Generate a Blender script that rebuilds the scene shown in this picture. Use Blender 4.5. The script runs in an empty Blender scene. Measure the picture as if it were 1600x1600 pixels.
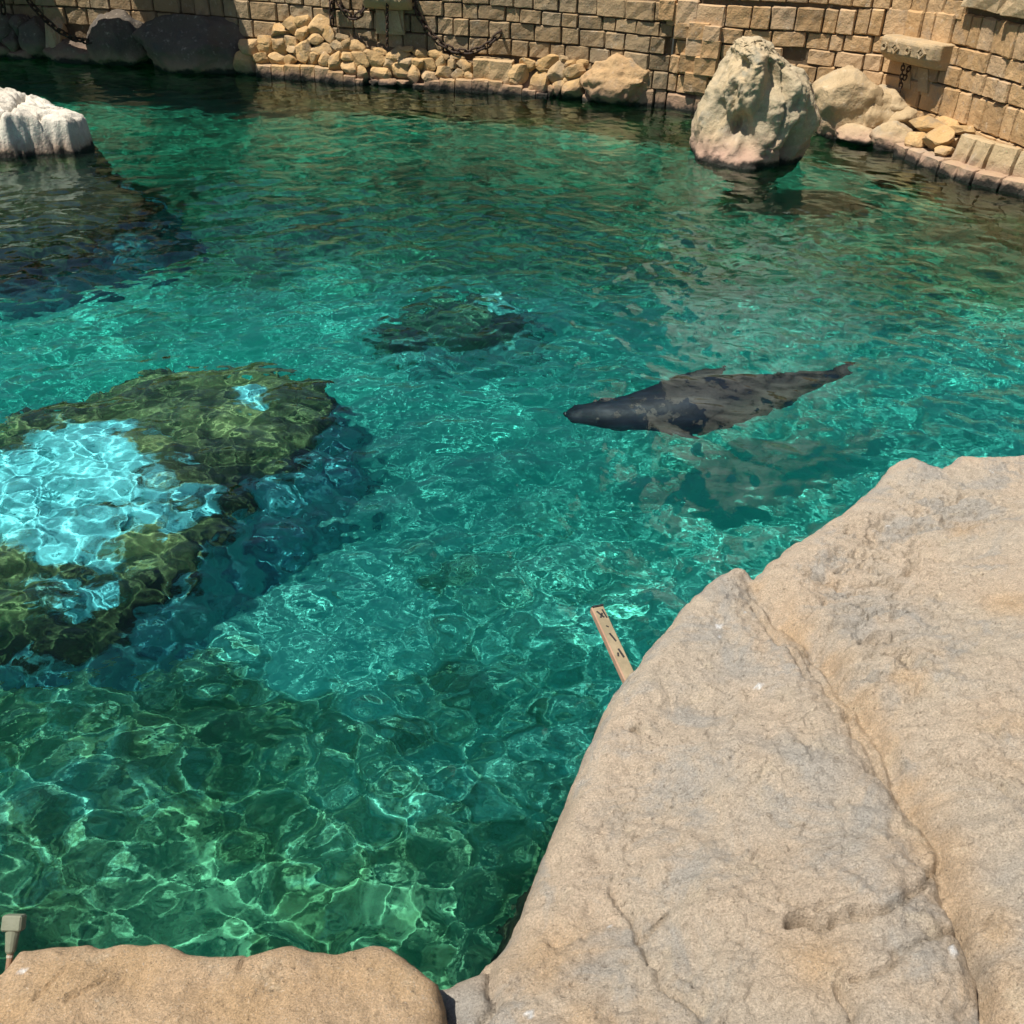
import bpy, bmesh, math, random
import numpy as np
from mathutils import Matrix, Vector

sc = bpy.context.scene
COL = sc.collection
rad = math.radians

# ------------------------------------------------------------------ camera
CAM_H, PITCH, ROLL, LENS = 3.2, rad(33), rad(2.0), 34.6
cam = bpy.data.cameras.new('camera')
cam.sensor_width = 36
cam.lens = LENS
cam.clip_start = 0.05
cam.clip_end = 3000
cam_ob = bpy.data.objects.new('camera', cam)
COL.objects.link(cam_ob)
cam_ob.matrix_world = (Matrix.Translation((0, 0, CAM_H)) @ Matrix.Rotation(math.pi / 2 - PITCH, 4, 'X')
                       @ Matrix.Rotation(ROLL, 4, 'Z'))
sc.camera = cam_ob

# ------------------------------------------------------------------ sky, sun, exposure
SUN_EL, SUN_AZ = rad(64), rad(-116)          # azimuth clockwise from +Y
world = bpy.data.worlds.new('World')
sc.world = world
world.use_nodes = True
wnt = world.node_tree
sky = wnt.nodes.new('ShaderNodeTexSky')
sky.sky_type = 'NISHITA'
sky.sun_disc = False
sky.sun_elevation = SUN_EL
sky.sun_rotation = SUN_AZ
wnt.links.new(sky.outputs[0], wnt.nodes['Background'].inputs[0])
wnt.nodes['Background'].inputs[1].default_value = 0.055
sun = bpy.data.lights.new('sun', 'SUN')
sun.energy = 4.9
sun.angle = rad(0.5)
sun.color = (1.0, 0.945, 0.86)
sun.cycles.is_caustics_light = True
sun_ob = bpy.data.objects.new('sun', sun)
COL.objects.link(sun_ob)
SUN_DIR = Vector((math.sin(SUN_AZ) * math.cos(SUN_EL), math.cos(SUN_AZ) * math.cos(SUN_EL), math.sin(SUN_EL)))
sun_ob.rotation_euler = SUN_DIR.to_track_quat('Z', 'Y').to_euler()
sun_ob.location = SUN_DIR * 40
sc.view_settings.view_transform = 'Standard'
sc.view_settings.look = 'None'
sc.view_settings.gamma = 1
sc.view_settings.use_curve_mapping = False
sc.view_settings.exposure = 0.48
sc.cycles.max_bounces = 6
sc.cycles.diffuse_bounces = 2
sc.cycles.glossy_bounces = 3
sc.cycles.transmission_bounces = 5
sc.cycles.volume_bounces = 0
sc.cycles.caustics_refractive = True
sc.cycles.caustics_reflective = True
sc.cycles.blur_glossy = 0.3
sc.cycles.sample_clamp_indirect = 6
sc.cycles.sample_clamp_direct = 12
sc.cycles.use_denoising = True
sc.cycles.use_adaptive_sampling = True
sc.cycles.adaptive_threshold = 0.025

# ------------------------------------------------------------------ pixel (1600 px frame) -> place
FPX = LENS / 36 * 1600
CAMP = np.array([0, 0, CAM_H])
CAMM = np.array(cam_ob.matrix_world.to_3x3())


def ray(px, py):
    d = CAMM @ np.array([(px - 800) / FPX, -(py - 800) / FPX, -1.0])
    return d / np.linalg.norm(d)


def at(px, py, z=0.0):
    d = ray(px, py)
    return CAMP + d * ((z - CAM_H) / d[2])


def at_depth(px, py, y):
    d = ray(px, py)
    return CAMP + d * (y / d[1])


def uw(px, py, z):
    """point at depth z seen through the flat water surface"""
    d = ray(px, py)
    p = CAMP + d * (-CAM_H / d[2])
    e = 1 / 1.33
    c = -d[2]
    t = e * d + (e * c - math.sqrt(1 - e * e * (1 - c * c))) * np.array([0, 0, 1.0])
    return p + t * (z / t[2])


def hit_path(px, py, path):
    d = ray(px, py)
    best = None
    for (ax, ay), (bx, by) in zip(path[:-1], path[1:]):
        ex, ey = bx - ax, by - ay
        det = -d[0] * ey + ex * d[1]
        if abs(det) < 1e-9:
            continue
        t = (-(ax) * ey + ex * (ay)) / det
        u = (d[0] * ay - d[1] * ax) / det
        if t > 0 and -1e-6 <= u <= 1 + 1e-6 and (best is None or t < best):
            best = t
    return None if best is None else CAMP + d * best


# ------------------------------------------------------------------ noise
_rng = np.random.default_rng(11)
_perm = np.concatenate([_rng.permutation(256)] * 3)
_grad = _rng.normal(size=(256, 3))
_grad /= np.linalg.norm(_grad, axis=1)[:, None]


def perlin(x, y, z):
    x, y, z = np.broadcast_arrays(np.asarray(x, float), np.asarray(y, float), np.asarray(z, float))
    xi, yi, zi = np.floor(x).astype(int), np.floor(y).astype(int), np.floor(z).astype(int)
    xf, yf, zf = x - xi, y - yi, z - zi
    u, v, w = (t * t * t * (t * (t * 6 - 15) + 10) for t in (xf, yf, zf))
    r = 0
    for a in (0, 1):
        for b in (0, 1):
            for c in (0, 1):
                h = _perm[_perm[_perm[(xi + a) & 255] + ((yi + b) & 255)] + ((zi + c) & 255)]
                g = _grad[h]
                dv = g[..., 0] * (xf - a) + g[..., 1] * (yf - b) + g[..., 2] * (zf - c)
                r = r + dv * (u if a else 1 - u) * (v if b else 1 - v) * (w if c else 1 - w)
    return r * 1.5


def fbm(x, y, z, octaves=4, gain=0.5, ridged=False):
    s, a, f = 0, 1.0, 1.0
    for k in range(octaves):
        n = perlin(x * f + 7.3 * k, y * f + 3.1 * k, z * f + 5.7 * k)
        if ridged:
            n = 0.6 - np.abs(n) * 1.6
        s = s + a * n
        a *= gain
        f *= 2.03
    return s


def smooth(a, b, x):
    t = np.clip((x - a) / (b - a), 0, 1)
    return t * t * (3 - 2 * t)


def seg_dist(X, Y, pts, closed=False):
    pts = [np.asarray(p, float)[:2] for p in pts]
    if closed:
        pts = pts + [pts[0]]
    best = np.full(X.shape, 1e9)
    for a, b in zip(pts[:-1], pts[1:]):
        e = b - a
        L = max(e @ e, 1e-9)
        t = np.clip(((X - a[0]) * e[0] + (Y - a[1]) * e[1]) / L, 0, 1)
        best = np.minimum(best, np.hypot(X - a[0] - t * e[0], Y - a[1] - t * e[1]))
    return best


def poly_sd(X, Y, pts):
    """signed distance, positive inside"""
    d = seg_dist(X, Y, pts, True)
    ins = np.zeros(X.shape, bool)
    n = len(pts)
    for i in range(n):
        x0, y0 = pts[i][0], pts[i][1]
        x1, y1 = pts[(i + 1) % n][0], pts[(i + 1) % n][1]
        c = (y0 > Y) != (y1 > Y)
        ins ^= c & (X < (x1 - x0) * (Y - y0) / ((y1 - y0) if abs(y1 - y0) > 1e-9 else 1e-9) + x0)
    return np.where(ins, d, -d)


# ------------------------------------------------------------------ object helpers
def link(name, me, mat=None, parent=None, receiver=False):
    o = bpy.data.objects.new(name, me)
    COL.objects.link(o)
    if mat is not None and not me.materials:
        me.materials.append(mat)
    if parent is not None:
        o.parent = parent
        o.matrix_parent_inverse = Matrix.Translation(-parent.location)
    if receiver:
        o.cycles.is_caustics_receiver = True
    return o


def thing(name, label, cat, loc=(0, 0, 0), group=None):
    o = bpy.data.objects.new(name, None)
    COL.objects.link(o)
    o.location = Vector(tuple(float(c) for c in loc))
    o.empty_display_size = 0.2
    tag(o, label, cat, group)
    return o


def tag(o, label, cat, group=None):
    o['label'] = label
    o['category'] = cat
    if group:
        o['group'] = group
    return o


def np_mesh(name, V, F, smooth_shade=True):
    me = bpy.data.meshes.new(name)
    V = np.asarray(V, np.float32)
    F = np.asarray(F, np.int32)
    k = F.shape[1]
    me.vertices.add(len(V))
    me.vertices.foreach_set('co', V.ravel())
    me.loops.add(F.size)
    me.loops.foreach_set('vertex_index', F.ravel())
    me.polygons.add(len(F))
    me.polygons.foreach_set('loop_start', (np.arange(len(F)) * k).astype(np.int32))
    me.polygons.foreach_set('use_smooth', np.full(len(F), smooth_shade))
    me.update(calc_edges=True)
    me.validate()
    return me


def grid_faces(n, m):
    i = np.arange(n * m).reshape(n, m)
    return np.stack([i[:-1, :-1], i[:-1, 1:], i[1:, 1:], i[1:, :-1]], -1).reshape(-1, 4)


def set_color(me, rgb, name='stain'):
    ca = me.color_attributes.new(name, 'FLOAT_COLOR', 'POINT')
    a = np.ones((len(me.vertices), 4), np.float32)
    a[:, :3] = rgb
    ca.data.foreach_set('color', a.ravel())


def bm_mesh(name, bm, smooth_shade=False):
    me = bpy.data.meshes.new(name)
    bmesh.ops.recalc_face_normals(bm, faces=bm.faces)
    bm.to_mesh(me)
    bm.free()
    if smooth_shade:
        me.polygons.foreach_set('use_smooth', np.ones(len(me.polygons), bool))
    return me


def frame(origin, tangent, up=(0, 0, 1)):
    """local x = tangent, local y = into the wall, local z = up"""
    t = Vector(tangent).normalized()
    u = Vector(up).normalized()
    y = u.cross(t).normalized()
    z = t.cross(y)
    m = Matrix((t, y, z)).transposed().to_4x4()
    m.translation = Vector(tuple(float(c) for c in origin))
    return m


# ------------------------------------------------------------------ materials
class N:
    def __init__(self, name):
        self.m = bpy.data.materials.new(name)
        self.m.use_nodes = True
        self.t = self.m.node_tree
        self.b = self.t.nodes['Principled BSDF']
        self.out = self.t.nodes['Material Output']

    def new(self, kind, **inp):
        n = self.t.nodes.new(kind)
        for k, v in inp.items():
            if k.startswith('_'):
                setattr(n, k[1:], v)
            else:
                n.inputs[k].default_value = v
        return n

    def l(self, a, b):
        self.t.links.new(a, b)

    def mix(self, fac, a, b, blend='MIX'):
        n = self.t.nodes.new('ShaderNodeMix')
        n.data_type = 'RGBA'
        n.blend_type = blend
        for sock, v in ((n.inputs[0], fac), (n.inputs[6], a), (n.inputs[7], b)):
            if isinstance(v, (int, float)):
                sock.default_value = v
            elif isinstance(v, tuple):
                sock.default_value = (*v[:3], 1)
            else:
                self.l(v, sock)
        return n.outputs[2]

    def ramp(self, src, p0, p1):
        n = self.t.nodes.new('ShaderNodeMapRange')
        n.inputs['From Min'].default_value = p0
        n.inputs['From Max'].default_value = p1
        n.interpolation_type = 'SMOOTHSTEP'
        self.l(src, n.inputs['Value'])
        return n.outputs['Result']

    def noise(self, scale, detail=5, rough=0.55, vec=None, dist=0.0):
        n = self.new('ShaderNodeTexNoise', Scale=scale, Detail=detail, Roughness=rough, Distortion=dist)
        if vec is not None:
            self.l(vec, n.inputs['Vector'])
        return n.outputs['Fac']

    def bump(self, chain, strength=0.5, dist=0.02):
        prev = None
        for h, d in chain:
            n = self.new('ShaderNodeBump', Strength=strength, Distance=d)
            self.l(h, n.inputs['Height'])
            if prev is not None:
                self.l(prev, n.inputs['Normal'])
            prev = n.outputs['Normal']
        self.l(prev, self.b.inputs['Normal'])

    def math(self, op, a, b):
        n = self.t.nodes.new('ShaderNodeMath')
        n.operation = op
        for i, v in enumerate((a, b)):
            if isinstance(v, (int, float)):
                n.inputs[i].default_value = v
            else:
                self.l(v, n.inputs[i])
        return n.outputs[0]


def stone_mat(name, base, alt, grey, pink=(0.29, 0.185, 0.125), vary=0.5, rough=0.9, wet=True, fine=1.0,
              wet_top=0.42, attr=False):
    n = N(name)
    pos = n.new('ShaderNodeNewGeometry').outputs['Position']
    info = n.new('ShaderNodeObjectInfo')
    rnd = info.outputs['Random']
    c = n.mix(n.ramp(n.noise(1.3, 4, 0.6, pos), 0.38, 0.62), base, alt)
    c = n.mix(n.ramp(n.noise(2.7, 6, 0.65, pos, 0.4), 0.5, 0.72), c, grey)
    # each stone its own tone
    c = n.mix(n.math('MULTIPLY', n.ramp(rnd, 0.55, 1.0), vary * 0.8), c, grey)
    hsv = n.new('ShaderNodeHueSaturation')
    n.l(n.math('ADD', n.math('MULTIPLY', rnd, 0.5 * vary), 1 - 0.3 * vary), hsv.inputs['Value'])
    n.l(c, hsv.inputs['Color'])
    c = hsv.outputs[0]
    # weather stains running over the courses
    if vary > 0.4:
        c = n.mix(n.math('MULTIPLY', n.ramp(n.noise(0.8, 6, 0.7, pos, 1.0), 0.50, 0.66), 0.55), c, n.mix(0.5, c, (0.12, 0.095, 0.065)))
        c = n.mix(n.math('MULTIPLY', n.ramp(n.noise(5.5, 6, 0.7, pos), 0.5, 0.66), 0.5), c, n.mix(0.5, c, (0.16, 0.12, 0.075)))
    # grain and dark pits
    c = n.mix(n.ramp(n.noise(46 * fine, 4, 0.7, pos), 0.52, 0.75), c, n.mix(0.35, c, (0.05, 0.04, 0.03)))
    c = n.mix(n.ramp(n.noise(11 * fine, 6, 0.7, pos), 0.55, 0.75), c, n.mix(0.4, c, (0.72, 0.62, 0.48)))
    if wet:
        sep = n.new('ShaderNodeSeparateXYZ')
        n.l(pos, sep.inputs[0])
        zz = n.math('ADD', sep.outputs['Z'], n.math('MULTIPLY', n.noise(4.0, 4, 0.6, pos), -0.28))
        c = n.mix(n.ramp(zz, wet_top - 0.15, -0.12), c, pink)
        c = n.mix(n.ramp(zz, -0.04, -0.11), c, (0.035, 0.03, 0.024))
        c = n.mix(n.ramp(sep.outputs['Z'], -0.1, -0.3), c,
                  n.mix(n.ramp(n.noise(3.0, 5, 0.6, pos), 0.4, 0.65), (0.05, 0.055, 0.02), (0.15, 0.15, 0.06)))
    n.l(c, n.b.inputs['Base Color'])
    n.b.inputs['Roughness'].default_value = rough
    n.b.inputs['Specular IOR Level'].default_value = 0.25
    n.bump([(n.noise(7 * fine, 6, 0.6, pos), 0.05), (n.noise(38 * fine, 5, 0.65, pos), 0.012)], 0.7)
    return n.m


def plain_mat(name, base, alt, scale, rough=0.7, metal=0.0, bump=0.004):
    n = N(name)
    tc = n.new('ShaderNodeTexCoord').outputs['Object']
    n.l(n.mix(n.ramp(n.noise(scale, 5, 0.65, tc), 0.4, 0.62), base, alt), n.b.inputs['Base Color'])
    n.b.inputs['Roughness'].default_value = rough
    n.b.inputs['Metallic'].default_value = metal
    n.bump([(n.noise(scale * 3, 5, 0.6, tc), bump)], 0.6)
    return n.m


M_BLOCK = stone_mat('block_stone_weathered', (0.345, 0.24, 0.13), (0.39, 0.265, 0.14), (0.25, 0.195, 0.125), vary=0.85)
M_GOLD = stone_mat('block_stone_honey', (0.53, 0.34, 0.17), (0.47, 0.29, 0.135), (0.37, 0.265, 0.165), vary=0.8)
M_RUBBLE = stone_mat('rubble_stone', (0.58, 0.375, 0.17), (0.50, 0.31, 0.13), (0.33, 0.245, 0.15), vary=0.9, wet_top=0.28)
M_MORTAR = stone_mat('wall_mortar', (0.12, 0.085, 0.05), (0.15, 0.10, 0.055), (0.10, 0.08, 0.055), vary=0.0)
M_GRAVEL = stone_mat('pebbly_mortar', (0.46, 0.30, 0.15), (0.42, 0.26, 0.13), (0.36, 0.27, 0.17), vary=0.1, fine=1.6)
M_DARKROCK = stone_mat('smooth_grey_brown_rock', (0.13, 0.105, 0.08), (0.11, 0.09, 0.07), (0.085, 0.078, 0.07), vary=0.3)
M_PILLAR = stone_mat('grey_green_rock', (0.42, 0.345, 0.225), (0.47, 0.36, 0.215), (0.24, 0.225, 0.17), vary=0.0,
                     pink=(0.40, 0.26, 0.19), wet_top=0.50)
M_BANKROCK = stone_mat('pale_bank_rock', (0.46, 0.345, 0.20), (0.42, 0.30, 0.165), (0.34, 0.29, 0.21), vary=0.3,
                       pink=(0.36, 0.23, 0.16), wet_top=0.32)
M_WHITE = stone_mat('bleached_white_rock', (0.56, 0.51, 0.42), (0.62, 0.57, 0.48), (0.40, 0.345, 0.265), vary=0.0,
                    pink=(0.34, 0.24, 0.17), wet_top=0.30)
M_CARVED = stone_mat('carved_stone', (0.47, 0.34, 0.19), (0.42, 0.30, 0.165), (0.33, 0.265, 0.175), vary=0.2, wet=False)
M_TOWER = stone_mat('grey_tower_stone', (0.72, 0.69, 0.63), (0.66, 0.63, 0.58), (0.58, 0.55, 0.5), vary=0.0, wet=False)
M_RUST = plain_mat('rusted_iron', (0.030, 0.020, 0.014), (0.075, 0.038, 0.02), 22, 0.75, 0.3)


def shore_mat(name, base, alt, grey, orange):
    """big foreground rock: stains come from the painted-on vertex layer r=orange g=grey b=white"""
    n = N(name)
    pos = n.new('ShaderNodeNewGeometry').outputs['Position']
    at_ = n.new('ShaderNodeAttribute', _attribute_name='stain')
    sep = n.new('ShaderNodeSeparateColor')
    n.l(at_.outputs['Color'], sep.inputs[0])
    c = n.mix(n.ramp(n.noise(1.9, 5, 0.6, pos, 0.6), 0.36, 0.64), base, alt)
    c = n.mix(n.math('MULTIPLY', n.ramp(n.noise(3.4, 7, 0.68, pos, 0.8), 0.48, 0.64), 0.8), c, grey)
    c = n.mix(n.math('MULTIPLY', sep.outputs[1], 0.85), c, grey)
    c = n.mix(n.math('MULTIPLY', sep.outputs[0], 0.8), c, orange)
    c = n.mix(n.math('MULTIPLY', n.ramp(n.noise(9.0, 7, 0.7, pos), 0.54, 0.72), 0.45), c, (0.62, 0.52, 0.37))
    c = n.mix(n.math('MULTIPLY', n.ramp(n.noise(21.0, 7, 0.72, pos), 0.55, 0.7), 0.4), c, (0.22, 0.165, 0.11))
    c = n.mix(n.math('MULTIPLY', n.ramp(n.noise(110.0, 4, 0.75, pos), 0.59, 0.70), 0.6), c, (0.13, 0.10, 0.07))
    c = n.mix(n.math('MULTIPLY', n.ramp(n.noise(165.0, 3, 0.7, pos, 0.5), 0.58, 0.68), 0.5), c, (0.72, 0.64, 0.52))
    c = n.mix(n.math('MULTIPLY', n.math('MULTIPLY', n.ramp(n.noise(48, 4, 0.7, pos), 0.60, 0.72), n.ramp(n.noise(4.5, 4, 0.6, pos), 0.40, 0.62)), 0.7), c, (0.17, 0.13, 0.09))
    c = n.mix(sep.outputs[2], c, (0.82, 0.81, 0.78))
    sz = n.new('ShaderNodeSeparateXYZ')
    n.l(pos, sz.inputs[0])
    c = n.mix(n.ramp(sz.outputs['Z'], 0.12, -0.05), c, (0.05, 0.05, 0.025))
    n.l(c, n.b.inputs['Base Color'])
    hs = n.new('ShaderNodeHueSaturation')
    mr = n.new('ShaderNodeMapRange')
    mr.inputs['From Min'].default_value, mr.inputs['From Max'].default_value = 0.3, 0.7
    mr.inputs['To Min'].default_value, mr.inputs['To Max'].default_value = 0.62, 1.34
    n.l(n.noise(150, 4, 0.8, pos), mr.inputs['Value'])
    n.l(mr.outputs[0], hs.inputs['Value'])
    n.l(c, hs.inputs['Color'])
    n.l(hs.outputs[0], n.b.inputs['Base Color'])
    n.b.inputs['Roughness'].default_value = 0.92
    n.b.inputs['Specular IOR Level'].default_value = 0.2
    zone = n.ramp(n.noise(4.5, 4, 0.6, pos), 0.40, 0.62)
    pit = n.math('MULTIPLY', n.ramp(n.noise(48, 4, 0.7, pos), 0.58, 0.70), zone)
    n.bump([(n.noise(6, 10, 0.75, pos), 0.036), (n.noise(26, 7, 0.72, pos, 0.3), 0.014), (n.noise(75, 6, 0.78, pos), 0.0105), (n.math('SUBTRACT', 1.0, pit), 0.006), (n.noise(190, 3, 0.7, pos), 0.005)], 0.95)
    return n.m


M_SHORE = shore_mat('pale_sandstone', (0.565, 0.475, 0.365), (0.59, 0.47, 0.345), (0.42, 0.395, 0.35), (0.60, 0.40, 0.215))
M_LEDGE = shore_mat('peach_sandstone', (0.64, 0.455, 0.28), (0.59, 0.41, 0.245), (0.50, 0.37, 0.25), (0.58, 0.385, 0.20))


def pool_mat(name, paint, algae_a, algae_b, lo=0.40, hi=0.60, brk=0.7):
    """painted concrete (vertex layer r) overgrown with algae"""
    n = N(name)
    pos = n.new('ShaderNodeNewGeometry').outputs['Position']
    at_ = n.new('ShaderNodeAttribute', _attribute_name='stain')
    sep = n.new('ShaderNodeSeparateColor')
    n.l(at_.outputs['Color'], sep.inputs[0])
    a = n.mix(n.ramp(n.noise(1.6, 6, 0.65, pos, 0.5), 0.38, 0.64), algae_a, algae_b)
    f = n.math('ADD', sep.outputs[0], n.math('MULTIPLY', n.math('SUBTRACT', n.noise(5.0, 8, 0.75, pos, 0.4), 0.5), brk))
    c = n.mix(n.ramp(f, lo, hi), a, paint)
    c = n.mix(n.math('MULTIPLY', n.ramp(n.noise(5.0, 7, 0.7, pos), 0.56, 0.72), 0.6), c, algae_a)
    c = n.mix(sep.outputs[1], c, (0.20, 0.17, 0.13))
    n.l(c, n.b.inputs['Base Color'])
    n.b.inputs['Roughness'].default_value = 0.95
    n.b.inputs['Specular IOR Level'].default_value = 0.0
    n.bump([(n.noise(4, 6, 0.6, pos), 0.08)], 0.6)
    return n.m


M_FLOOR = pool_mat('painted_pool_floor', (0.54, 0.90, 0.84), (0.18, 0.235, 0.12), (0.35, 0.44, 0.28), 0.22, 0.80, 1.1)
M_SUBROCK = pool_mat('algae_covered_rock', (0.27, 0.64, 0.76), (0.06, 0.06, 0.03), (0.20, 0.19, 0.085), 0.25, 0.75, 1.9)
M_MIDROCK = pool_mat('haze_lightened_algae_rock', (0.50, 0.78, 0.80), (0.12, 0.15, 0.10), (0.26, 0.33, 0.22), 0.3, 0.7, 1.0)  # algae tones lightened to imitate the veil of water over the rock

# ------------------------------------------------------------------ paths of the walls (plan, read off the waterline)
shore_px = [(-260, 78), (-120, 84), (0, 90), (100, 95), (240, 103), (380, 117), (520, 129), (640, 137), (800, 147),
            (920, 157), (1000, 165)]
SHORE = [tuple(at(*q)[:2]) for q in shore_px]
BACK = []                                         # face of the back wall, set back behind the rubble
for (x, y) in SHORE:
    BACK.append((x, y + 0.34 * (1 - float(smooth(0.8, 2.2, np.array(x))))))
BACK += [(2.32, 17.5)]
RIGHT = [(2.32, 17.5), (2.85, 17.1), (4.41, 16.7), (5.3, 16.1), (5.9, 14.9), (6.1, 13.9), (6.35, 12.9), (6.9, 11.5),
         (7.6, 9.5), (8.6, 6.0)]


class Path:
    def __init__(self, pts):
        self.p = np.array(pts, float)
        self.s = np.concatenate([[0], np.cumsum(np.hypot(*np.diff(self.p, axis=0).T))])
        self.L = self.s[-1]

    def pos(self, s):
        return np.array([np.interp(s, self.s, self.p[:, 0]), np.interp(s, self.s, self.p[:, 1])])

    def tan(self, s):
        d = self.pos(min(s + 0.25, self.L)) - self.pos(max(s - 0.25, 0))
        return d / np.linalg.norm(d)


# ------------------------------------------------------------------ water
WX0, WX1, WY0, WY1 = -14.0, 9.5, 0.6, 21.5
rng = np.random.default_rng(5)
ys = [WY0]
while ys[-1] < WY1:
    ys.append(ys[-1] + 0.0105 + 0.0022 * max(0, ys[-1] - 1.2))
ys = np.array(ys)
us = np.linspace(-1, 1, 900)
half = 2.6 + 0.60 * ys
X = us[None, :] * half[:, None] - 0.08 * ys[:, None]
Y = np.repeat(ys[:, None], len(us), 1)
Z = np.zeros_like(X)
wx = X + 0.10 * perlin(X * 0.9, Y * 0.9, 1.5)
wy = Y + 0.10 * perlin(X * 0.9, Y * 0.9, 8.5)
gust = 1.0 + 0.55 * perlin(X * 0.35, Y * 0.35, 4.2)
for k in range(54):
    lam = 0.10 * 2 ** (rng.random() * 2.9)
    th = rng.normal(1.85, 1.0)
    kk = 2 * math.pi / lam
    slope = 0.0135 if lam > 0.2 else 0.0105
    a = slope / kk * 1.5
    w_ = a * np.sin(kk * (wx * math.cos(th) + wy * math.sin(th)) + rng.random() * 6.28)
    Z += w_ * (gust if lam < 0.3 else 1.0)
for k in range(24):
    lam = 0.065 * 2 ** (rng.random() * 1.0)
    th = rng.normal(1.8, 0.9)
    kk = 2 * math.pi / lam
    Z += 0.0105 / kk * np.sin(kk * (wx * math.cos(th) + wy * math.sin(th)) + rng.random() * 6.28) * gust * (0.45 + 0.55 * smooth(2.6, 5.0, Y))
Z += 0.010 * perlin(X * 1.1, Y * 1.5, 3.3)
Z *= 1 - 0.5 * smooth(8.0, 15.0, Y)
nr, nc = X.shape
Vw = np.stack([X, Y, Z], -1).reshape(-1, 3)
water_me = np_mesh('water', Vw, grid_faces(nr, nc), True)
wn = N('clear_water')
wn.t.nodes.remove(wn.b)
glass = wn.new('ShaderNodeBsdfGlass', Color=(0.97, 1.0, 0.99, 1), Roughness=0.0, IOR=1.333)
wpos = wn.new('ShaderNodeNewGeometry').outputs['Position']
wb = wn.new('ShaderNodeBump', Strength=0.30, Distance=0.008)
wn.l(wn.noise(14, 2, 0.5, wpos), wb.inputs['Height'])
wn.l(wb.outputs['Normal'], glass.inputs['Normal'])
wn.l(glass.outputs[0], wn.out.inputs['Surface'])
water = link('water', water_me, wn.m)
water.cycles.is_caustics_caster = True
water['kind'] = 'structure'

# the colour of the water: a body of absorbing water, its top just above the ripples
bm = bmesh.new()
bmesh.ops.create_cube(bm, size=1, matrix=Matrix.Translation(((WX0 + WX1) / 2, 10, -1.97)) @ Matrix.Diagonal((30, 26, 4.0, 1)))
body = link('water_body', bm_mesh('water_body', bm))
vm = N('tinted_water')
vm.t.nodes.remove(vm.b)
va = vm.new('ShaderNodeVolumeAbsorption', Color=(0.0, 0.93, 0.86, 1), Density=0.64)
vm.l(va.outputs[0], vm.out.inputs['Volume'])
body.data.materials.append(vm.m)
body['kind'] = 'stuff'
body['label'] = 'clear teal water filling the lagoon'

# ------------------------------------------------------------------ pool floor and ground
gx = np.arange(-16, 11.01, 0.08)
gy = np.arange(-1.5, 22.01, 0.08)
X, Y = np.meshgrid(gx, gy)
Z = -1.65 + 0.14 * fbm(X * 0.5, Y * 0.5, 0.3, 4) - 0.35 * smooth(4, 8, Y) - 0.6 * smooth(9, 14, Y) - 0.2 * smooth(-1.5, -5, X) + 0.35 * smooth(-1.4, -2.6, X) * smooth(5.0, 4.0, Y)
floor_me = np_mesh('pool_floor', np.stack([X, Y, Z], -1).reshape(-1, 3), grid_faces(*X.shape))
paint = 0.48 + 0.42 * fbm(X * 0.45, Y * 0.45, 9.1, 4)
paint += 0.40 * smooth(2.8, 6.8, Y)
paint -= 0.26 * smooth(4.8, 2.8, Y) + 0.75 * smooth(8.0, 13.5, Y)
paint -= 0.3 * smooth(-0.8, -1.9, X) * smooth(5.0, 4.0, Y)
pp = [tuple(uw(*q, -1.95)[:2]) for q in [(400, 940), (560, 900), (640, 960), (585, 1110), (480, 1120), (395, 1040)]]
paint += 0.75 * smooth(-0.35, 0.3, poly_sd(X + 0.3 * fbm(X * 1.5, Y * 1.5, 3, 3), Y + 0.3 * fbm(X * 1.5, Y * 1.5, 13, 3), pp))
paint -= 0.5 * smooth(-0.3, 0.3, poly_sd(X, Y, [(0.9, 3.2), (2.2, 5.2), (3.8, 6.8), (4.5, 4.0), (2, 2)]))  # darker floor zone painted in for the big boulder's shadow
far_brown = np.clip(0.85 * smooth(8.5, 13.5, Y) + 0.25 * fbm(X * 0.6, Y * 0.6, 17, 4) * smooth(7, 9, Y), 0, 0.9)  # brown tint on the far floor, standing in for the wall's reflection
set_color(floor_me, np.stack([paint, far_brown, paint * 0], -1).reshape(-1, 3))
pool_floor = link('pool_floor', floor_me, M_FLOOR, receiver=True)
pool_floor['kind'] = 'structure'

M_GROUND = plain_mat('sandy_ground', (0.36, 0.29, 0.20), (0.30, 0.24, 0.16), 0.8, 0.95, 0, 0.02)
gp = [(-15.9, 20.6)] + [(x, y + 0.62) for (x, y) in BACK[2:]] + [(x + 0.62, y + 0.5) for (x, y) in RIGHT[1:]] + [(8.9, 3.0)]
outer = [(-400, 300), (-60, 400), (0, 400), (100, 400), (400, 300), (400, 0)]
bm = bmesh.new()
iv = [bm.verts.new((x, y, 1.6)) for x, y in gp]
ov = []
for i, (x, y) in enumerate(gp):
    t = i / (len(gp) - 1)
    ang = math.pi * (0.98 - 0.98 * t)
    ov.append(bm.verts.new((900 * math.cos(ang), 6 + 900 * math.sin(ang), 1.6)))
for i in range(len(gp) - 1):
    bm.faces.new((iv[i], iv[i + 1], ov[i + 1], ov[i]))
ground = link('ground', bm_mesh('ground', bm), M_GROUND)
ground['kind'] = 'structure'
bm = bmesh.new()
v = [bm.verts.new(c) for c in [(-900, 0.15, 1.15), (900, 0.15, 1.15), (900, -900, 1.15), (-900, -900, 1.15)]]
bm.faces.new(v)
walk = link('walkway', bm_mesh('walkway', bm), M_GROUND)
walk['kind'] = 'structure'


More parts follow.
